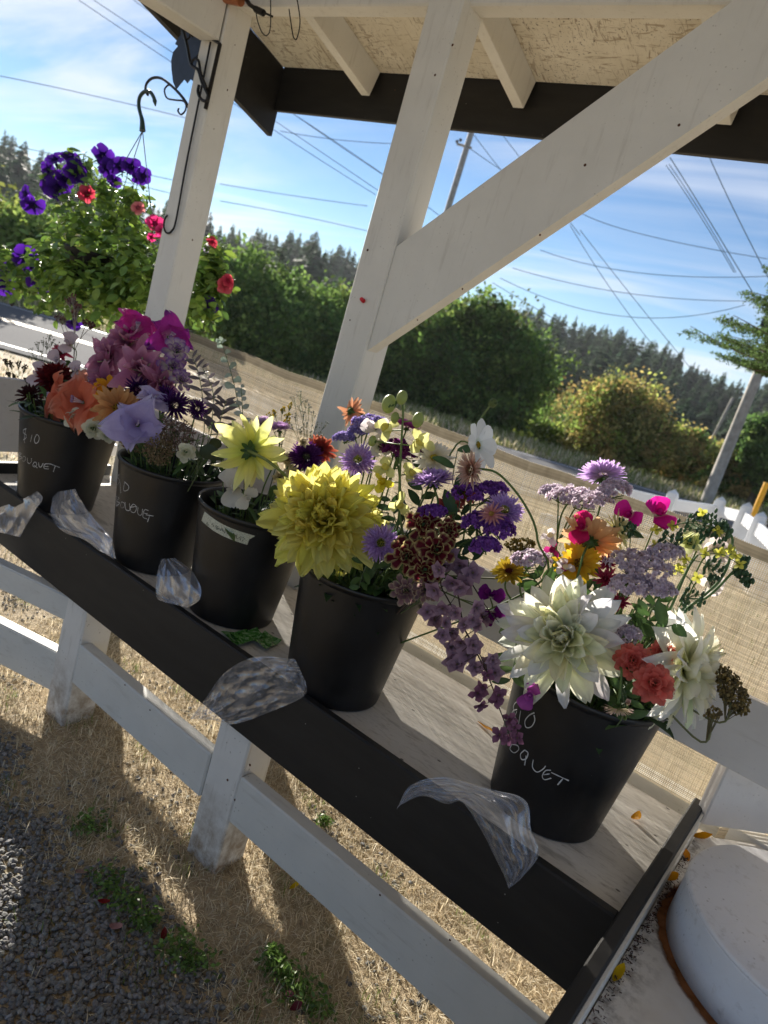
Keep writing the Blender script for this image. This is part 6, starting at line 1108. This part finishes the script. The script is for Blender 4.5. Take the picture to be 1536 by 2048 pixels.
for v in range(6):
    for cc in PG: q = MB(); leafmesh(q, (0, 0, 0), (1, 0, 0), 1, .62, cc, (0, 0, 1), rng.uniform(-.9, .2), .25, 'leaf', 5); me = q.mesh('leaf', True); me.materials.append(M_leaf); lms.append(me)
order = rng.permutation(len(LF)); many = MB()
for q, i in enumerate(order):
    p, c = LF[i]; L = rng.uniform(.026, .052); Fm = frame(unit(p - c) * .5 + rdir(1)[0] * .6 + (0, 0, .7)) * L; 
    if q < 280:
        o = bpy.data.objects.new('leaf', lms[rng.integers(len(lms))]); C.objects.link(o); o.parent = pk; d = p - pc_; o.matrix_local = Matrix(((*Fm[0], d[0]), (*Fm[1], d[1]), (*Fm[2], d[2]), (0, 0, 0, 1)))
    else:
        q_ = MB(); leafmesh(q_, (0, 0, 0), (1, 0, 0), 1, .62, PG[rng.integers(4)], (0, 0, 1), rng.uniform(-.9, .2), .25, 'leaf', 4); q_.xform(Fm, p); many.merge_ = None; off = many.n; many.V += q_.V; many.K += q_.K; many.F += [f + off for f in q_.F]; many.n += q_.n
kind(many.build('leaves', M_leaf, pk, smooth=True), 'stuff'); kind(sm_.build('stems', M_stem, pk), 'stuff')
def petunia(x, y, d, a, b, col, tip, Y=1.72):
    P = atY(x, y, Y); R = Rpx(x, y, Y, d) * .88; p = MB(); rays(p, 5, R, R * 1.05, .35, ((0, np.array(col) * .4), (.4, col), (1, tip)), 'round', -.5, .1, 0, .1, 6, 4, 0, .11); p.tube([(0, 0, -R * .9), (0, 0, -R * .3), (0, 0, R * .12)], [R * .07, R * .14, R * .3], 8, col=np.array(col) * .7); n = toward(P, a, b); p.xform(frame(n), P); p.build('bloom', M_petal, pk, smooth=True)
    g = MB(); rays(g, 5, R * .5, R * .16, .6, ((0, CAL), (1, LEAFG)), 'leaf', -.6, .2, 0, .2, 4, 2, 0); g.xform(frame(n), P - n * R * .9); e = pc_ + (P - pc_) * .75 - (0, 0, .03); g.tube(spline([e, (e + P) / 2 + (0, 0, .012), P - n * R], 5), .0016, 4, col=STEMG, cap=False); g.build('bloom_stalk', M_leaf, pk, smooth=True)
PU = ((.035, .006, .15), (.085, .015, .31)); PI = ((.55, .02, .14), (.75, .06, .24)); RE = ((.45, .02, .06), (.70, .10, .14))
for x, y, d, a, b, c in ((110, 320, 46, -.3, .9, PU), (98, 340, 46, -.9, .1, PU), (142, 318, 50, .2, .9, PU), (115, 375, 60, -.2, -.3, PU), (150, 345, 56, .3, .2, PU), (205, 312, 56, .6, .5, PU), (212, 335, 46, .9, -.4, PU), (238, 332, 50, -.3, .6, PU), (262, 334, 48, .3, .5, PU), (230, 362, 36, -.4, -.5, PU), (286, 352, 44, .7, -.1, PU), (52, 388, 44, -.9, .3, PU), (66, 410, 54, -.1, -.9, PU), (52, 515, 66, -.3, -.1, PU), (82, 560, 64, .1, -.2, PU), (8, 540, 46, -.4, .2, PU), (12, 566, 56, .1, -.1, PU), (130, 358, 48, .5, .3, PU), (100, 372, 50, -.7, .2, PU), (148, 645, 40, .2, -.3, PU), (275, 355, 30, .2, -.7, PU)): petunia(x, y, d, a, b, *c)
for x, y, d, a, b, c in ((174, 388, 42, .1, -.1, RE), (310, 448, 44, .2, .5, PI), (322, 462, 34, .5, -.2, PI), (276, 416, 34, -.2, .5, ((.60, .12, .16), (.75, .3, .28))), (303, 474, 22, 0, 0, PI)): petunia(x, y, d, a, b, *c)
for x, y, d, a, b, c in ((424, 484, 28, .4, .6, RE), (448, 570, 44, .5, .1, ((.60, .06, .10), (.75, .16, .2))), (455, 562, 34, .7, .4, RE), (418, 610, 44, .2, .1, PU), (414, 498, 18, 0, 0, ((.45, .4, .55), (.6, .55, .7)))): petunia(x, y, d, a, b, *c, Y=1.80)
P = atY(24, 606, 1.72); b = MB(); b.ball(P, .012, 6, 5, (.02, .015, .03), (.8, .8, 1.3)); b.tube(spline([P, atY(38, 575, 1.72), atY(50, 550, 1.73)], 5), .0016, 4, col=STEMG); b.build('withered_bloom', M_leaf, pk)
# --- fallen petals, leaves and debris
def fallen(x, y, z, L, W, ang, col, label, cat='petal', grp='fallen petals', curl=.9, up=.004):
    p = atZ(x, y, z + .002); b = MB(); Pt, F, t, v = petal(L, W, 6, 3, 'leaf', curl, .45, .05, 0, rng.uniform(0, 6)); Pt[:, 2] -= Pt[:, 2].min(); c, s = math.cos(ang), math.sin(ang); V = np.stack([Pt[:, 0] * c - Pt[:, 1] * s, Pt[:, 0] * s + Pt[:, 1] * c, Pt[:, 2]], 1); b.add(V + p, F, np.clip(lerpc(t, ((0, np.array(col) * .6), (1, col))), 0, 1)); tag(b.build('fallen_petal', M_petal, org=p, smooth=True), label, cat, grp)
OR = (.80, .36, .01); YE = (.78, .50, .01)
fallen(1262, 1636, ZS, .024, .022, .6, OR, 'orange petal lying on the shelf right of the rightmost bucket', curl=1.8)
fallen(955, 1442, ZS, .048, .008, -.35, OR, 'long narrow orange petal on the shelf left of the rightmost bucket', curl=.3)
fallen(1384, 1672, .495, .040, .020, .55, OR, 'orange petal on the counter at the back end of the black end board')
fallen(1362, 1706, .495, .022, .016, 2.0, OR, 'orange petal on the counter, second from the back, beside a folded one')
fallen(1376, 1722, .495, .026, .014, 2.2, (.74, .30, .02), 'darker folded orange petal on the counter nearest the rust stained lid')
fallen(1335, 1760, .495, .026, .016, 1.2, OR, 'orange petal on the counter midway along the end board')
fallen(1226, 1962, .495, .034, .013, 1.5, YE, 'yellow petal on the counter in the dark debris at the bottom')
fallen(579, 1778, .004, .030, .012, 1.4, (.85, .60, .01), 'bright yellow petal standing in the straw below the front rail', up=.01)
fallen(196, 1800, .012, .03, .014, .3, (.35, .01, .01), 'dark red petal on the weeds at the edge of the gravel')
fallen(220, 1848, .012, .035, .02, .1, (.60, .30, .28), 'faded pink petal curled at the edge of the gravel')
fallen(150, 1740, .012, .035, .014, .2, (.45, .28, .22), 'dusty pink dry petal in the shaded straw')
fallen(565, 1985, .012, .026, .018, .2, (.35, .10, .14), 'dark pink petal among the weeds at the bottom centre')
fallen(580, 2020, .012, .026, .016, 1.2, (.22, .04, .06), 'wine red petal lowest among the weeds at the bottom centre')
fallen(325, 1885, .012, .03, .012, 2.4, (.20, .02, .02), 'wine red curled petal beside the green leaves on the gravel edge')
def debris():
    b = MB(); b2 = MB()
    for i in range(900):
        y = rng.uniform(.55, 1.42); dens = .35 + .65 * math.sin(y * 9 + 1) ** 2
        if rng.uniform() > dens: continue
        x = -.060 + abs(rng.normal()) * .007 * (1.6 - y * .6); p = np.array([x, y, .4965 + rng.uniform(0, .003)]); q = p + rdir(1)[0] * rng.uniform(.002, .007) * (1, 1, .3); (b if rng.uniform() < .75 else b2).tube([p, q], rng.uniform(.0003, .0011), 3)
    for i in range(60): p = np.array([-.045, 1.28, .498]) + rng.normal(size=3) * (.008, .02, .001); q = p + rdir(1)[0] * .011 * (1, 1, .4); b2.tube([p, (p + q) / 2 + rng.normal(size=3) * .002, q], .0005, 3)
    o = b.build('dark_debris', M_debris); kind(o, 'stuff'); tag(o, 'dark crumbs of dry leaves along the foot of the end board', 'debris'); o = b2.build('red_debris', M_debrisred); kind(o, 'stuff'); tag(o, 'reddish brown stem bits along the foot of the end board', 'debris')
debris()
# ------------------------------------------------------------------ air: far things fade a little towards the sky's blue
def haze():
    m, t, o = mat('thin_haze'); v = t.nodes.new('ShaderNodeVolumePrincipled'); v.inputs['Color'].default_value = (.86, .92, 1, 1); v.inputs['Density'].default_value = .00022; v.inputs['Anisotropy'].default_value = .3
    t.links.new(v.outputs[0], o.inputs['Volume']); b = MB(); b.box((0, 0, 12), (1960, 1960, 52)); h = b.build('haze', m); kind(h, 'stuff'); tag(h, 'thin summer haze in the air over the far hillside', 'haze')
haze()
# extra dark leaves that thicken the two front bouquets
for x, y, Y, dx, dy, l in ((905, 1110, 1.15, 40, 10, 'dark leaf sprig behind the maroon cluster pointing right'), (930, 1060, 1.18, -10, -40, 'dark leaf sprig under the dark purple statice'), (790, 1040, 1.14, -10, -40, 'leaf sprig rising between the yellow snapdragon and the maroon cluster'), (840, 960, 1.20, 10, -40, 'leaf sprig behind the edge on lilac aster')):
    leafy('leaf_stem', l, 4, [(x - dx, y + 70, Y), (x, y, Y), (x + dx, y + dy, Y)], 9, LEAFD, .042, .018)
for x, y, Y, dx, dy, l in ((1090, 1180, 1.2, -20, -50, 'leaf sprig left of the golden zinnia'), (1200, 1210, 1.21, 15, -50, 'leaf sprig behind the right petals of the large white dahlia'), (1300, 1230, 1.22, 20, -40, 'leaf sprig under the low statice heads'), (1245, 1380, 1.16, 10, 20, 'leaf sprig on the rim under the coral carnations'), (1060, 1150, 1.22, -30, -30, 'feathery leaf sprig beside the mustard yellow flower')):
    leafy('leaf_stem', l, 5, [(x - dx, y + 70, Y), (x, y, Y), (x + dx, y + dy, Y)], 9, LEAFG, .042, .018)
# nail heads, knots and small chips on the white timber
def nailheads():
    b = MB()
    for (x, y, Y) in ((925, 578, 1.5115), (1170, 330, 1.5115), (1358, 250, 1.5115), (1080, 470, 1.5115), (835, 640, 1.5115), (790, 180, 1.5045), (870, 150, 1.5045), (905, 90, 1.5045), (700, 640, 1.5045), (735, 500, 1.5045), (455, 180, 1.5045), (428, 258, 1.5045), (470, 90, 1.5045), (385, 480, 1.5045)):
        p = atY(x, y, Y); r = rng.uniform(.0016, .0034); b.tube([p, p - (0, .0007, 0)], [r, r * .8], 8)
    for (x, y) in ((500, 1530), (470, 1600), (455, 1560), (495, 1640)): p = atY(x, y, 1.0975); b.tube([p, p - (0, .0007, 0)], [.003, .0025], 8)
    for (x, y) in ((640, 1630), (760, 1790), (900, 1880), (300, 1420), (250, 1370)): p = atY(x, y, 1.0955); b.tube([p, p - (0, .0007, 0)], [.0022, .0018], 8)
    kind(b.build('nail_heads', M_nail, shelter), 'stuff')
nailheads()
